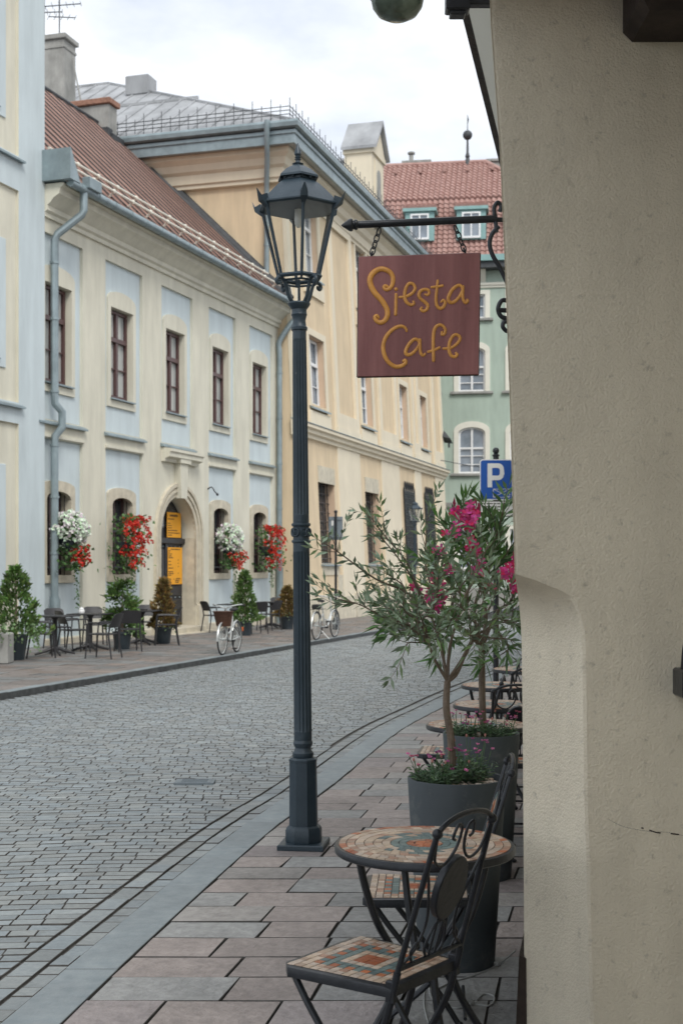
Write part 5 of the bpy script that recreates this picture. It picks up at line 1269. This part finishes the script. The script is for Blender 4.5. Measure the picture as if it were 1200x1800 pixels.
# oleander
od = thing('oleander_tree', 'oleander standard with long dark leaves and crimson-pink blossoms growing from the rear planter', 'tree', (P2[0],P2[1],.735))
ob2 = Vector((P2[0],P2[1],.735)); fork = at(846,1140,6.9)
trk = MB(); base = at(850,1290,6.9)
trk.tube(catmull([Vector((base.x,base.y,.735)), at(847,1230,6.9), fork],8), .0185, 10)
tips = [(800,925,6.9),(822,915,6.7),(884,900,6.8),(872,925,7.0),(905,950,6.9),(908,1040,6.8),(788,985,6.7),(758,1035,6.6),(690,1075,6.8),(725,1110,6.6),(905,1100,6.9),(820,1060,6.6),(850,985,6.7),(780,1085,6.6),(890,1150,6.8),(760,1150,6.6),(840,930,7.1),(790,925,7.0)]
cols = [(1,1,1),(.75,.85,.8),(1.3,1.25,1.1),(1.6,1.55,1.5),(.6,.7,.6),(1.1,1.4,.8)]
wd, lv = grow([at(*t) for t in tips], fork, [at(*q) for q in ((832,1085,6.85),(795,1095,6.75),(868,1085,6.9),(850,1050,7.0))], 6.9, .125, .021, 'oleander', .045, 4, .2, .011, .6, .35, cols, .95, 3)
fl_ = MB()
def petals(c, n, sp):
    for i in range(n):
        q = c + Vector((random.gauss(0,sp),random.gauss(0,sp*.7),random.gauss(0,sp)))
        nrm_ = Vector((U(-.7,.7),-1,U(-.4,.9))).normalized(); a = nrm_.orthogonal().normalized(); rot0 = U(0,6.28)
        for k in range(5):
            d = a.copy(); d.rotate(Matrix.Rotation(rot0+6.283*k/5,3,nrm_)); v = U(.6,1.45); pk = U(1,3.4)
            m_ = q + (d+nrm_*.25)*.012; s_ = d.cross(nrm_); tip = q+(d+nrm_*.15)*.026
            fl_.add([q, m_+s_*.008, tip+s_*.008, tip+d*.003, tip-s_*.009, m_-s_*.007], [[0,1,2,3],[0,3,4,5]], 0, (v, v*pk, v*pk))
for (x, y, n, sp) in ((822,918,13,.036),(832,905,5,.022),(800,935,4,.02),(826,962,7,.02),(797,900,3,.010),(775,965,3,.012),(764,1037,9,.02),(766,1055,8,.02),(762,1012,4,.012),(836,1000,5,.018),(890,1012,7,.025),(903,1002,7,.025),(905,1028,5,.02),(858,1030,2,.008),(732,1035,2,.008),(786,1000,3,.01)):
    petals(at(x,y,6.62), n, sp)
for (x, y) in ((837,893),(904,988),(842,900),(797,893)):
    p = at(x,y,6.6); fl_.leaf(p, (U(-.2,.2),0,1), .06, .014, 0, .3, 0, (.5,1.2,.8)); fl_.leaf(p, (U(-.2,.2),.1,1), .05, .014, 0, .3, 0, (.6,1.2,.8))
for m_ in (trk, wd, lv, fl_): m_.xf(lambda p: tuple(Vector(p)-ob2))
trk.build('trunk', M['bark'], od); wd.build('branches', M['bark'], od); lv.build('crown', M['oleander'], od, smooth=False); fl_.build('blossoms', M['pink'], od, smooth=False)

# cable with connectors along the ground
cb = MB()
def gp(x, y, z=.006): p = atz(x, y); return Vector((p.x, p.y, z))
cb.tube(catmull([gp(905,1684,.03),gp(872,1700),gp(830,1718),gp(795,1728),gp(770,1740)],8), .0035, 6)
cb.tube(catmull([gp(752,1715),gp(760,1760),gp(800,1775),gp(828,1768),gp(860,1770),gp(868,1755),gp(850,1750),gp(836,1762)],8), .0035, 6)
cb.tube(catmull([gp(755,1712),gp(747,1740),gp(745,1770),gp(752,1800),gp(760,1830)],8), .003, 6)
for x, y in ((873,1699),(826,1768),(752,1734)): cb.ball(gp(x,y,.012), .013, 8, sc=(1.3,1,.9))
tag(cb.build('fairy_light_cable', M['cable']), 'thin pale light cable trailing over the slabs under the nearest chair', 'cable')
# ================================================================== SIGN POSTS
random.seed(5)
p = atz(872, 1228, 0); Yp = 16.3; X = (871-600)/F*Yp; zg = gz(Yp)
t = thing('parking_sign', 'blue square parking sign with white letter P and envelope on a dark post', 'road sign', (X,Yp,zg))
b = MB(); b.tube([(0,0,0),(0,0,at(0,800,Yp).z-zg)], .036, 12); z = at(0,800,Yp).z-zg; b.lathe([(.036,z-.02),(.05,z),(.03,z+.015),(.02,z+.03)],14); b.ball((0,0,z+.055),.042,14); b.lathe([(.075,0),(.07,.15),(.045,.2)],12); b.build('post', M['iron'], t)
def sp(x, y, d=0): q = at(x, y, Yp); return (q.x-X, -.045-d, q.z-zg)
def rr_poly(x0, x1, y0, y1, r):
    out = []
    for cx, cy, a in ((x1-r,y1-r,-90),(x1-r,y0+r,0),(x0+r,y0+r,90),(x0+r,y1-r,180)):
        for k in range(5): q = R(a+22.5*k); out.append((cx+r*math.cos(q), cy-r*math.sin(q)))
    return [(sp(x,y)[0], sp(x,y)[2]) for x, y in out]
b = MB(); b.prism(rr_poly(842,899.5,808,879,5), -.045, -.03, 1); b.prism(rr_poly(843.6,898,809.6,877.4,4), -.048, -.045, 0)
def bar(pts, d=.0505): b.add([(sp(x,y)[0], -d, sp(x,y)[2]) for x, y in pts], [list(range(len(pts)))], 1)
bar([(855.5,857),(863.5,857),(863.5,815),(855.5,815)][::1])
ro = [(863.5,815)] + [(874+10*math.sin(R(a)), 825-10*math.cos(R(a))) for a in range(0,91,15)] + [(884+1,835)] + [(874+10*math.sin(R(a)), 834.5-10*math.cos(R(a))) for a in range(90,181,15)] + [(863.5,844.5)]
ri = [(863.5,823)] + [(873+4*math.sin(R(a)), 827-4*math.cos(R(a))) for a in range(0,91,15)] + [(877,830)] + [(873+4*math.sin(R(a)), 832.5-4*math.cos(R(a))) for a in range(90,181,15)] + [(863.5,836.5)]
for i in range(len(ro)-1): bar([ro[i], ri[i], ri[i+1], ro[i+1]])
def ln(x0,y0,x1,y1,w=.8):
    dx, dy = x1-x0, y1-y0; l = math.hypot(dx,dy); nx, ny = -dy/l*w/2, dx/l*w/2; bar([(x0+nx,y0+ny),(x1+nx,y1+ny),(x1-nx,y1-ny),(x0-nx,y0-ny)], .0508+U(0,.0006))
for q in ((865.5,860,894,860),(865.5,874.5,894,874.5),(865.5,860,865.5,874.5),(894,860,894,874.5),(865.5,860,894,874.5),(865.5,874.5,894,860)): ln(*q)
b.build('sign_plate', [M['blueS'], M['whiteS']], t, smooth=False)
b = MB(); b.prism(rr_poly(842.5,901.5,880.5,908.5,4), -.045, -.03, 1); b.prism(rr_poly(844,900,882,907,3), -.047, -.045, 0)
for yy, w_ in ((885.5,44),(891,36),(896.5,20),(902,40)):
    x = 871.5-w_/2
    while x < 871.5+w_/2: l = U(2.5,6); b.add([(sp(x,yy+s)[0],-.0478,sp(x,yy+s)[2]) for s in (.9,)]+[(sp(x+l,yy+.9)[0],-.0478,sp(x,yy+.9)[2]),(sp(x+l,yy-.9)[0],-.0478,sp(x,yy-.9)[2]),(sp(x,yy-.9)[0],-.0478,sp(x,yy-.9)[2])],[[0,1,2,3]],1); x += l+1.3
b.build('info_plate', [M['whiteS'], M['ink']], t, smooth=False)

Yp = 35.5; X = (590-600)/F*Yp; zg = zf(Yp)
t = thing('sign_post', 'thin dark post carrying the grey back of a road sign, before the peach palace', 'road sign', (X,Yp,zg))
zt = at(0,902,Yp).z-zg
b = MB(); b.tube([(0,0,0),(0,0,zt)], .035, 10); b.ball((0,0,zt+.04),.05,10); b.lathe([(.10,0),(.09,.25),(.05,.35)],10); b.lathe([(.045,1.0),(.045,1.1)],10); b.build('post', M['iron'], t)
b = MB(); z0, z1 = at(0,949,Yp).z-zg, at(0,908,Yp).z-zg; b.rbox(-.19,.19,.05,.07,z0,z1,.008,0); b.rbox(-.12,-.06,.042,.05,z1-.25,z1-.1,.002,1)
for zz in (z0+.08, z1-.08): b.rbox(-.17,.17,.03,.05,zz-.02,zz+.02,.004,0)
b.build('sign_plate', [M['greyS'], M['whiteS']], t)

# ================================================================== FAR CAFE TERRACE
def plastic_chair():
    t = thing('plastic_armchair', 'x', 'chair')
    s = MB(); s.rbox(-.21,.22,-.215,.215,.425,.45,.012); s.build('seat', M['plastic'], t)
    b = MB(); N = 8; vs = []; fs = []
    for j, z in enumerate((.56,.60,.70,.79,.815)):
        for i in range(N+1):
            y = -.205+.41*i/N; e = abs(i/N-.5)*2; zz = z - (.045*max(0,e-.7)/.3 if j >= 3 else 0)
            x = -.235 - .10*(z-.5)/.3 + .035*e*e; vs += [(x,y,zz),(x-.016,y,zz)]
    W_ = (N+1)*2
    for j in range(4):
        for i in range(N): a = j*W_+i*2; fs += [[a,a+2,a+W_+2,a+W_],[a+1,a+W_+1,a+W_+3,a+3]]
    for i in range(N): a = 4*W_+i*2; fs.append([a,a+2,a+3,a+1]); fs.append([i*2,i*2+1,i*2+3,i*2+2])
    for j in range(4): a = j*W_; fs.append([a,a+W_,a+W_+1,a+1]); a = j*W_+N*2; fs.append([a,a+1,a+W_+1,a+W_])
    b.add(vs, fs); b.build('backrest', M['plastic'], t)
    for s_ in (-1, 1):
        l = MB(); l.tube([(.20,s_*.20,.43),(.235,s_*.225,0)], [.019,.014], 8); l.build('leg', M['plastic'], t)
        l = MB(); l.tube([(-.235,s_*.195,.60),(-.205,s_*.20,.43),(-.275,s_*.225,0)], [.016,.019,.014], 8); l.build('leg', M['plastic'], t)
        l = MB(); l.tube(catmull([(-.255,s_*.205,.63),(-.1,s_*.235,.645),(.12,s_*.235,.645),(.185,s_*.23,.62),(.20,s_*.215,.44)],4), .0145, 8); l.build('armrest', M['plastic'], t)
    return t
def plastic_table():
    t = thing('terrace_table', 'x', 'table')
    s = MB(); s.rbox(-.35,.35,-.35,.35,.715,.74,.008); s.build('tabletop', M['plastic'], t)
    s = MB(); s.tube([(0,0,.05),(0,0,.66),(0,0,.715)], [.045,.045,.09], 12); s.build('pedestal', M['plastic'], t)
    for k in range(4):
        a = R(45+90*k); s = MB(); s.tube([(0,0,.14),(.20*math.cos(a),.20*math.sin(a),.07),(.38*math.cos(a),.38*math.sin(a),.018)], [.032,.028,.02], 8); s.build('leg', M['plastic'], t)
    return t
WALLX = math.degrees(BA)                                 # street direction
ch0 = plastic_chair(); tb0 = plastic_table()
TB = [(97,1151,'dark square terrace table nearest the bushy potted thuja'),(159,1144,'dark square terrace table carrying the small white sugar pot'),(250,1133,'dark square terrace table left of the black door'),(411,1112,'dark square terrace table behind the white bicycle'),(477,1104,'dark square terrace table nearest the peach palace')]
for i, (x, y, l) in enumerate(TB):
    p = far(x, y); o = tb0 if i == 0 else dup(tb0, (0,0,0), 0)
    o.location = p; o.rotation_euler = (0,0,R(WALLX+4*(i%3))); o['label'] = l; o['group'] = 'dark terrace tables across the street'
CH = [(72,1156,20,'dark armchair beside the bushy thuja, facing the first terrace table'),(103,1140,-60,'dark armchair behind the table nearest the bushy thuja'),(131,1147,35,'dark armchair between the first and second terrace tables'),(167,1134,-70,'dark armchair against the wall behind the table with the sugar pot'),
 (181,1157,165,'dark armchair on the street side of the sugar pot table, seen from the side'),(225,1145,110,'dark armchair with its broad back to the street by the spiral topiary'),(262,1127,-70,'dark armchair against the wall under the red geraniums, left of the door'),(292,1134,190,'dark armchair right of the table beside the black door'),(233,1130,20,'dark armchair half hidden between the spiral topiary and the table'),
 (377,1111,35,'dark armchair right of the door with its back to the stone plinth'),(414,1101,-65,'dark armchair on the wall side behind the white bicycle'),(450,1114,115,'dark armchair with its back to the street right of the white bicycle'),(472,1108,150,'dark armchair turned sideways beside the last terrace table'),(492,1098,-70,'dark armchair against the wall behind the last terrace table'),(509,1103,170,'dark armchair partly hidden behind the tall street lamp')]
for i, (x, y, a, l) in enumerate(CH):
    p = far(x, y); o = ch0 if i == 0 else dup(ch0, (0,0,0), 0)
    o.location = p; o.rotation_euler = (0,0,R(a)); o['label'] = l; o['group'] = 'dark plastic armchairs across the street'
p = far(159,1144); s = MB(); s.lathe([(.05,0),(.062,.02),(.06,.06),(.045,.08),(.052,.085),(.03,.11),(.012,.115),(.01,.13),(.001,.132)],14); tag(s.build('sugar_pot', M['whitep'], loc=(p.x-.16,p.y-.05,p.z+.741)), 'small white sugar pot on the dark terrace table', 'sugar pot')
p = far(250,1133); s = MB(); s.lathe([(.07,0),(.085,.012),(.08,.02),(.03,.02)],14); tag(s.build('ashtray', M['gred'], loc=(p.x+.05,p.y-.05,p.z+.741)), 'small red ashtray on the terrace table left of the door', 'ashtray')

def conifer(px, py, h, r, m, label, kind='cone', n=900, potr=.2, poth=.36, cat='potted tree'):
    p = far(px, py); t = thing('potted_conifer', label, cat, p)
    b = MB(); b.lathe([(potr*.74,0),(potr*.95,poth-.05),(potr*1.02,poth-.05),(potr*1.02,poth),(potr*.9,poth),(potr*.88,poth-.04),(.01,poth-.04)], 20); b.build('pot', M['potblue'], t, sharp=40)
    b = MB(); b.tube([(0,0,poth-.05),(.01,0,h*.6),(0,0,h*.92)], [.03,.02,.006], 6); b.build('trunk', M['bark'], t)
    f = MB(); z0 = poth*.95
    for i in range(n):
        u = U(0,1)**1.25
        if kind == 'spiral':
            ph = u*6.283*1.9; z = z0+(h-z0)*u; rad = r*(1-.45*u); c_ = Vector((math.cos(ph)*rad, math.sin(ph)*rad, z)); q = c_+Vector((random.gauss(0,.06),random.gauss(0,.06),random.gauss(0,.06)))
            d = (q-Vector((0,0,z))).normalized() + Vector((U(-.5,.5),U(-.5,.5),U(0,1)))
        else:
            z = z0+(h-z0)*u; lump = 1+.22*math.sin(u*17+3*U(0,.3))+.15*math.sin(u*31); rad = r*((1-u)**.75)*lump*math.sqrt(U(.25,1))+.015; a = U(0,6.283); rad *= 1+.16*math.sin(3*a+u*9)
            q = Vector((rad*math.cos(a), rad*math.sin(a), z)); d = Vector((math.cos(a)*.7,math.sin(a)*.7,U(.3,1.4)))
        v = U(.5,1.6); f.leaf(q, d, U(.07,.15), U(.035,.07), 0, .15, U(0,.2), (v*U(.9,1.3),v,v*U(.7,1)))
        q2 = q + Vector((U(-.05,.05),U(-.05,.05),U(-.03,.05))); f.leaf(q2, d+Vector((U(-.8,.8),U(-.8,.8),0)), U(.06,.12), U(.03,.05), 0, .15, .1, (v,v*1.15,v*.8))
    f.build('crown', M[m], t, smooth=False)
    return t, p
def trailing(par, c, r, drop, n, m='ivy'):
    f = MB()
    for i in range(n):
        a = U(0,6.283); k = U(0,1); q = Vector((c[0]+(r*(.6+.5*k))*math.cos(a), c[1]+(r*(.6+.5*k))*math.sin(a), c[2]-drop*k*U(.3,1)+U(-.02,.08))); v = U(.6,1.7)
        f.leaf(q, (math.cos(a),math.sin(a),U(-.8,.5)), U(.05,.08), .055, 0, .1, .1, (v,v*U(.9,1.1),v*.95))
    f.build('ivy', M[m], par, smooth=False)
t, p = conifer(28,1160,1.62,.46,'cgreen','bushy green potted thuja at the left end of the far terrace','cone',900,.2,.45)
trailing(t,(.18,-.2,.62),.24,.5,300); trailing(t,(-.35,-.1,.5),.2,.45,160)
t, p = conifer(215,1141,1.32,.26,'cgreen','green spiral-clipped potted conifer before the red geranium window','spiral',1000); trailing(t,(.2,-.1,.40),.1,.15,50)
t, p = conifer(287,1131,1.40,.25,'cbrown','dried brown potted conifer beside the black door','cone',800); trailing(t,(.15,-.12,.40),.1,.15,40)
t, p = conifer(430,1117,1.55,.31,'cgreen','green cone-shaped potted conifer between the right-hand terrace tables','cone',900); trailing(t,(.1,-.15,.40),.12,.2,50)
t, p = conifer(505,1106,1.15,.33,'cbrown','dried brown potted conifer next to the downpipe at the peach palace','cone',800); trailing(t,(.1,-.15,.40),.12,.2,50)
p = far(3,1166); b = MB(); b.rbox(-.35,.16,-.2,.2,0,.52,.02); tr_ = thing('flower_trough', 'grey trough with trailing ivy at the picture\'s left edge', 'planter', p); b.build('trough', M['concrete'], tr_)
trailing(tr_,(-.05,-.1,.62),.18,.5,120)

# flower boxes hanging on the window bars
def basket(k, base, label):
    q = Matrix.Rotation(BA,4,'Z') @ Vector((CK[k]+(-.06,-.40,0,-.12,-.2)[k], -.28, 0)); t = thing('flower_basket', label, 'flowers', (BX+q.x, BY+q.y, 0), BA, 'flower baskets on the ground floor windows')
    b = MB(); b.lathe([(.12,1.95),(.2,2.05),(.24,2.2),(.24,2.22),(.02,2.2)],14); b.tube([(0,.35,2.47),(0,0,2.72),(0,0,2.2)],.008,5); b.tube([(0,.4,2.45),(.0,.3,2.5)],.012,5)
    b.build('pot', M['potblue'], t)
    f = MB(); w_ = MB(); r_ = MB()
    def flw(mb, q, s, n=7):
        for i in range(n): a = Vector((random.gauss(0,1),random.gauss(0,1)-.6,random.gauss(0,1)+.3)).normalized(); v = U(.75,1.3); mb.leaf(q+a*s*.4, a+Vector((U(-.6,.6),U(-.6,.6),0)), s, s*1.05, 0, .1, .1, (v,v*U(.8,1.3),v))
    def gl_(q, s=.09): 
        v = U(.55,1.7); f.leaf(q, (U(-1,1),U(-1,.3),U(-.4,.8)), s*U(.7,1.2), s, 0, .08, .15, (v,v,v*.9))
    if base == 'white':
        for i in range(230):
            a = Vector((random.gauss(0,1),random.gauss(0,1),random.gauss(0,1))).normalized()*U(.6,1); q = Vector((a.x*.38,a.y*.30,2.42+a.z*.36)); gl_(q*1)
        for i in range(160):
            a = Vector((random.gauss(0,1),random.gauss(0,1)-.5,random.gauss(0,1)+.2)).normalized(); q = Vector((a.x*.41,a.y*.34,2.42+a.z*.38)); flw(w_, q, U(.055,.085), 7)
        for i in range(300): q = Vector((random.gauss(.05,.22),random.gauss(-.05,.13),U(1.55,2.1))); gl_(q)
        for i in range(24): flw(r_, Vector((random.gauss(.12,.24),-.22+U(-.1,.12),U(1.6,2.08))), U(.05,.08), 9)
    else:
        for i in range(560):
            u = U(0,1); q = Vector((random.gauss(.05,.30),random.gauss(-.05,.18),1.5+1.35*u)); gl_(q)
        for i in range(140):
            u = U(0,1)**.7; a = U(-1,1); q = Vector((.03+a*.50*(1-.3*abs(u-.6)),-.20+U(-.2,.15),1.55+1.3*u)); flw(r_, q, U(.042,.066), 9)
    x = U(.05,.2)
    for i in range(70): u = i/70; gl_(Vector((x+.10*u+random.gauss(0,.05*(1-u)+.012),-.1+random.gauss(0,.03),1.6-u*(.9 if k in (0,3) else .6))), .055)
    f.build('leaves', M['gleaf'], t, smooth=False); r_.build('red_blossoms', M['gred'], t, smooth=False)
    if base == 'white': w_.build('white_blossoms', M['gwhite'], t, smooth=False)
basket(0,'white','white flowers over a few red geraniums at the window nearest the left downpipe')
basket(1,'red','large spreading red geraniums at the window left of the black door')
basket(3,'white','white flowers over red geraniums with a long trailing stem, right of the black door')
basket(4,'red','red geraniums at the last window, nearest the peach palace')

# ================================================================== BICYCLES
def bicycle(pr, pf, R_, label, frame_m, with_basket):
    d = Vector((pf.x-pr.x, pf.y-pr.y, 0)); L_ = d.length; rz = math.atan2(d.y, d.x)
    t = thing('bicycle', label, 'bicycle', ((pr.x+pf.x)/2,(pr.y+pf.y)/2,(pr.z+pf.z)/2), rz); s = R_/.34
    h = L_/2
    def wheel(x, steer=0):
        m = MB(); c_ = Vector((x,0,R_)); N = 40; ex = Vector((math.cos(steer), math.sin(steer), 0))
        cir = lambda r: [c_ + ex*math.cos(2*math.pi*i/N)*r + Vector((0,0,math.sin(2*math.pi*i/N)*r)) for i in range(N)]
        m.tube(cir(R_-.017), .017, 8, closed=True); w_ = m.build('wheel', M['rubber'], t)
        m = MB(); m.tube(cir(R_-.040), .007, 6, closed=True); m.build('rim', M['silver'], w_)
        m = MB()
        for i in range(18): a = 2*math.pi*i/18; m.tube([c_+ex*math.cos(a)*.02+Vector((0,0,math.sin(a)*.02)), c_+ex*math.cos(a+.15)*(R_-.04)+Vector((0,0,math.sin(a+.15)*(R_-.04)))], .0022, 4)
        n_ = ex.cross(Vector((0,0,1))); m.tube([c_-n_*.05, c_+n_*.05], .022, 8); m.build('spokes', M['silver'], w_)
    wheel(-h); wheel(h, .0)
    bb_ = Vector((-h*.12,0,R_*.82)); st_ = Vector((-h*.36,0,R_*2.25)); hd0 = Vector((h*.62,0,R_*1.75)); hd1 = Vector((h*.56,0,R_*2.35))
    f = MB()
    f.tube([bb_, st_], .018, 8); f.tube(catmull([hd0, Vector((h*.3,0,R_*1.05)), bb_],5), .019, 8); f.tube(catmull([hd0+Vector((0,0,.05)), Vector((h*.25,0,R_*1.32)), st_.lerp(bb_,.55)],5), .016, 8); f.tube([hd0, hd1], .021, 8)
    for y in (-.055,.055): f.tube([Vector((-h,y,R_)), bb_], .011, 6); f.tube([Vector((-h,y,R_)), st_.lerp(bb_,.3)], .010, 6); f.tube(catmull([hd0, Vector((h*.70,y,R_*1.55)), Vector((h*.86,y,R_*1.2)), Vector((h,y,R_))],4), .012, 6)
    f.build('frame', frame_m, t)
    for x in (-h, h):
        m = MB(); a0, a1 = (25, 190) if x < 0 else (-5, 165)
        for y in (-.024,.024): pass
        N = 20; vs = []
        for i in range(N+1):
            a = R(a0+(a1-a0)*i/N); e = Vector((math.cos(a),0,math.sin(a))); c_ = Vector((x,0,R_))
            vs += [c_+e*(R_+.010)+Vector((0,-.020,0)), c_+e*(R_+.020), c_+e*(R_+.010)+Vector((0,.020,0))]
        m.add(vs, [[i*3+j, i*3+j+1, i*3+j+4, i*3+j+3] for i in range(N) for j in range(2)]); m.build('mudguard', M['silver'], t)
    m = MB(); m.tube([st_, st_+Vector((-.02,0,.14))], .012, 8); m.build('seat_post', M['silver'], t)
    m = MB(); q = st_+Vector((-.03,0,.15)); m.tube([q+Vector((-.13,0,.02)), q, q+Vector((.15,0,0))], [.075,.07,.02], 10); m.xf(lambda p: (p[0],p[1],q.z+(p[2]-q.z)*.45)); m.build('saddle', M['rubber'], t)
    m = MB(); tp = hd1+Vector((-.02,0,.16)); m.tube([hd1, tp], .013, 8); m.tube(catmull([tp+Vector((-.20,-.29,.05)), tp+Vector((-.06,-.27,.07)), tp+Vector((.05,-.12,.04)), tp+Vector((.03,0,0)), tp+Vector((.05,.12,.04)), tp+Vector((-.06,.27,.07)), tp+Vector((-.20,.29,.05))],4), .012, 8); m.build('handlebar', M['silver'], t)
    m = MB()
    for y in (-1,1): m.tube([tp+Vector((-.22,y*.293,.047)), tp+Vector((-.10,y*.28,.067))], .018, 8)
    m.build('grips', M['rubber'], t)
    m = MB(); m.tube([bb_+Vector((0,-.09,0)), bb_+Vector((0,.09,0))], .02, 8); m.tube([bb_+Vector((0,.07,0)), bb_+Vector((.09,.08,-.14))], .010, 6); m.tube([bb_+Vector((0,-.07,0)), bb_+Vector((-.09,-.08,.14))], .010, 6)
    for sg_, c_ in ((1,bb_+Vector((.09,.12,-.14))),(-1,bb_+Vector((-.09,-.12,.14)))): m.rbox(c_.x-.045,c_.x+.045,c_.y-.04,c_.y+.04,c_.z-.012,c_.z+.012,.004)
    m.lathe([(.085,-.004),(.085,.004)],20); 
    m.build('pedals', M['rubber'], t)
    m = MB(); m.tube([Vector((-h*.55,-.03,R_*.6)), Vector((-h*.5,-.2,.01))], .009, 6); m.build('kickstand', M['silver'], t)
    m = MB()
    if with_basket:
        c_ = Vector((h*.86,0,R_*2.28)); m.lathe([(.11,-.14),(.15,.10),(.165,.115),(.15,.12),(.14,.10),(.10,-.12),(.01,-.12)], 18); m.xf(lambda p: (p[0]*1.05+c_.x+.18*(p[2]), p[1]*1.25, p[2]*1.1+c_.z)); m.build('basket', M['wicker'], t)
    else:
        for y in (-.07,.07): m.tube([(-h-.18,y,R_*2.14),(-h*.3,y,R_*2.14)],.008,6); m.tube([(-h,y,R_),(-h-.02,y,R_*2.14)],.008,6)
        m.rbox(-h-.1,-h+.12,-.08,.08,R_*2.16,R_*2.5,.02); m.build('rear_rack', M['rubber'], t)
    if with_basket: m = MB(); m.rbox(-h-R_-.05,-h-R_-.03,-.03,.03,R_*1.3,R_*1.55,.006); m.build('reflector', M['red'], t)
    return t
bicycle(far(416,1147), far(391,1152), .305, 'white city bicycle with brown wicker basket parked at the far kerb', M['silver'], True)
bicycle(far(556,1125), far(588,1120.5), .33, 'silver bicycle with rear rack parked behind the street lamp', M['silver'], False)
p = far(388,1148); q = far(404,1140); m = MB()
m.tube(catmull([Vector((p.x-.06,p.y+.25,p.z)),Vector((p.x-.06,p.y+.25,p.z+.55)),Vector((p.x-.04,p.y+.27,p.z+.72)),Vector((p.x+.1,p.y+.42,p.z+.76)),Vector((q.x,q.y+.3,q.z+.72)),Vector((q.x+.02,q.y+.32,q.z+.55)),Vector((q.x+.02,q.y+.32,q.z))],5), .024, 8)
tag(m.build('bike_rack', M['silver']), 'silver hoop bicycle stand under the white city bicycle', 'bike rack')
# thin overhead wire
m = MB(); a, b_ = at(774,809,58), at(1010,790,60)
m.tube(catmull([a, a.lerp(b_,.35)+Vector((0,0,-.5)), a.lerp(b_,.7)+Vector((0,0,-.35)), b_],6), .018, 5)
tag(m.build('overhead_wire', M['dark']), 'thin dark wire stretched from the peach palace in front of the green house', 'wire')
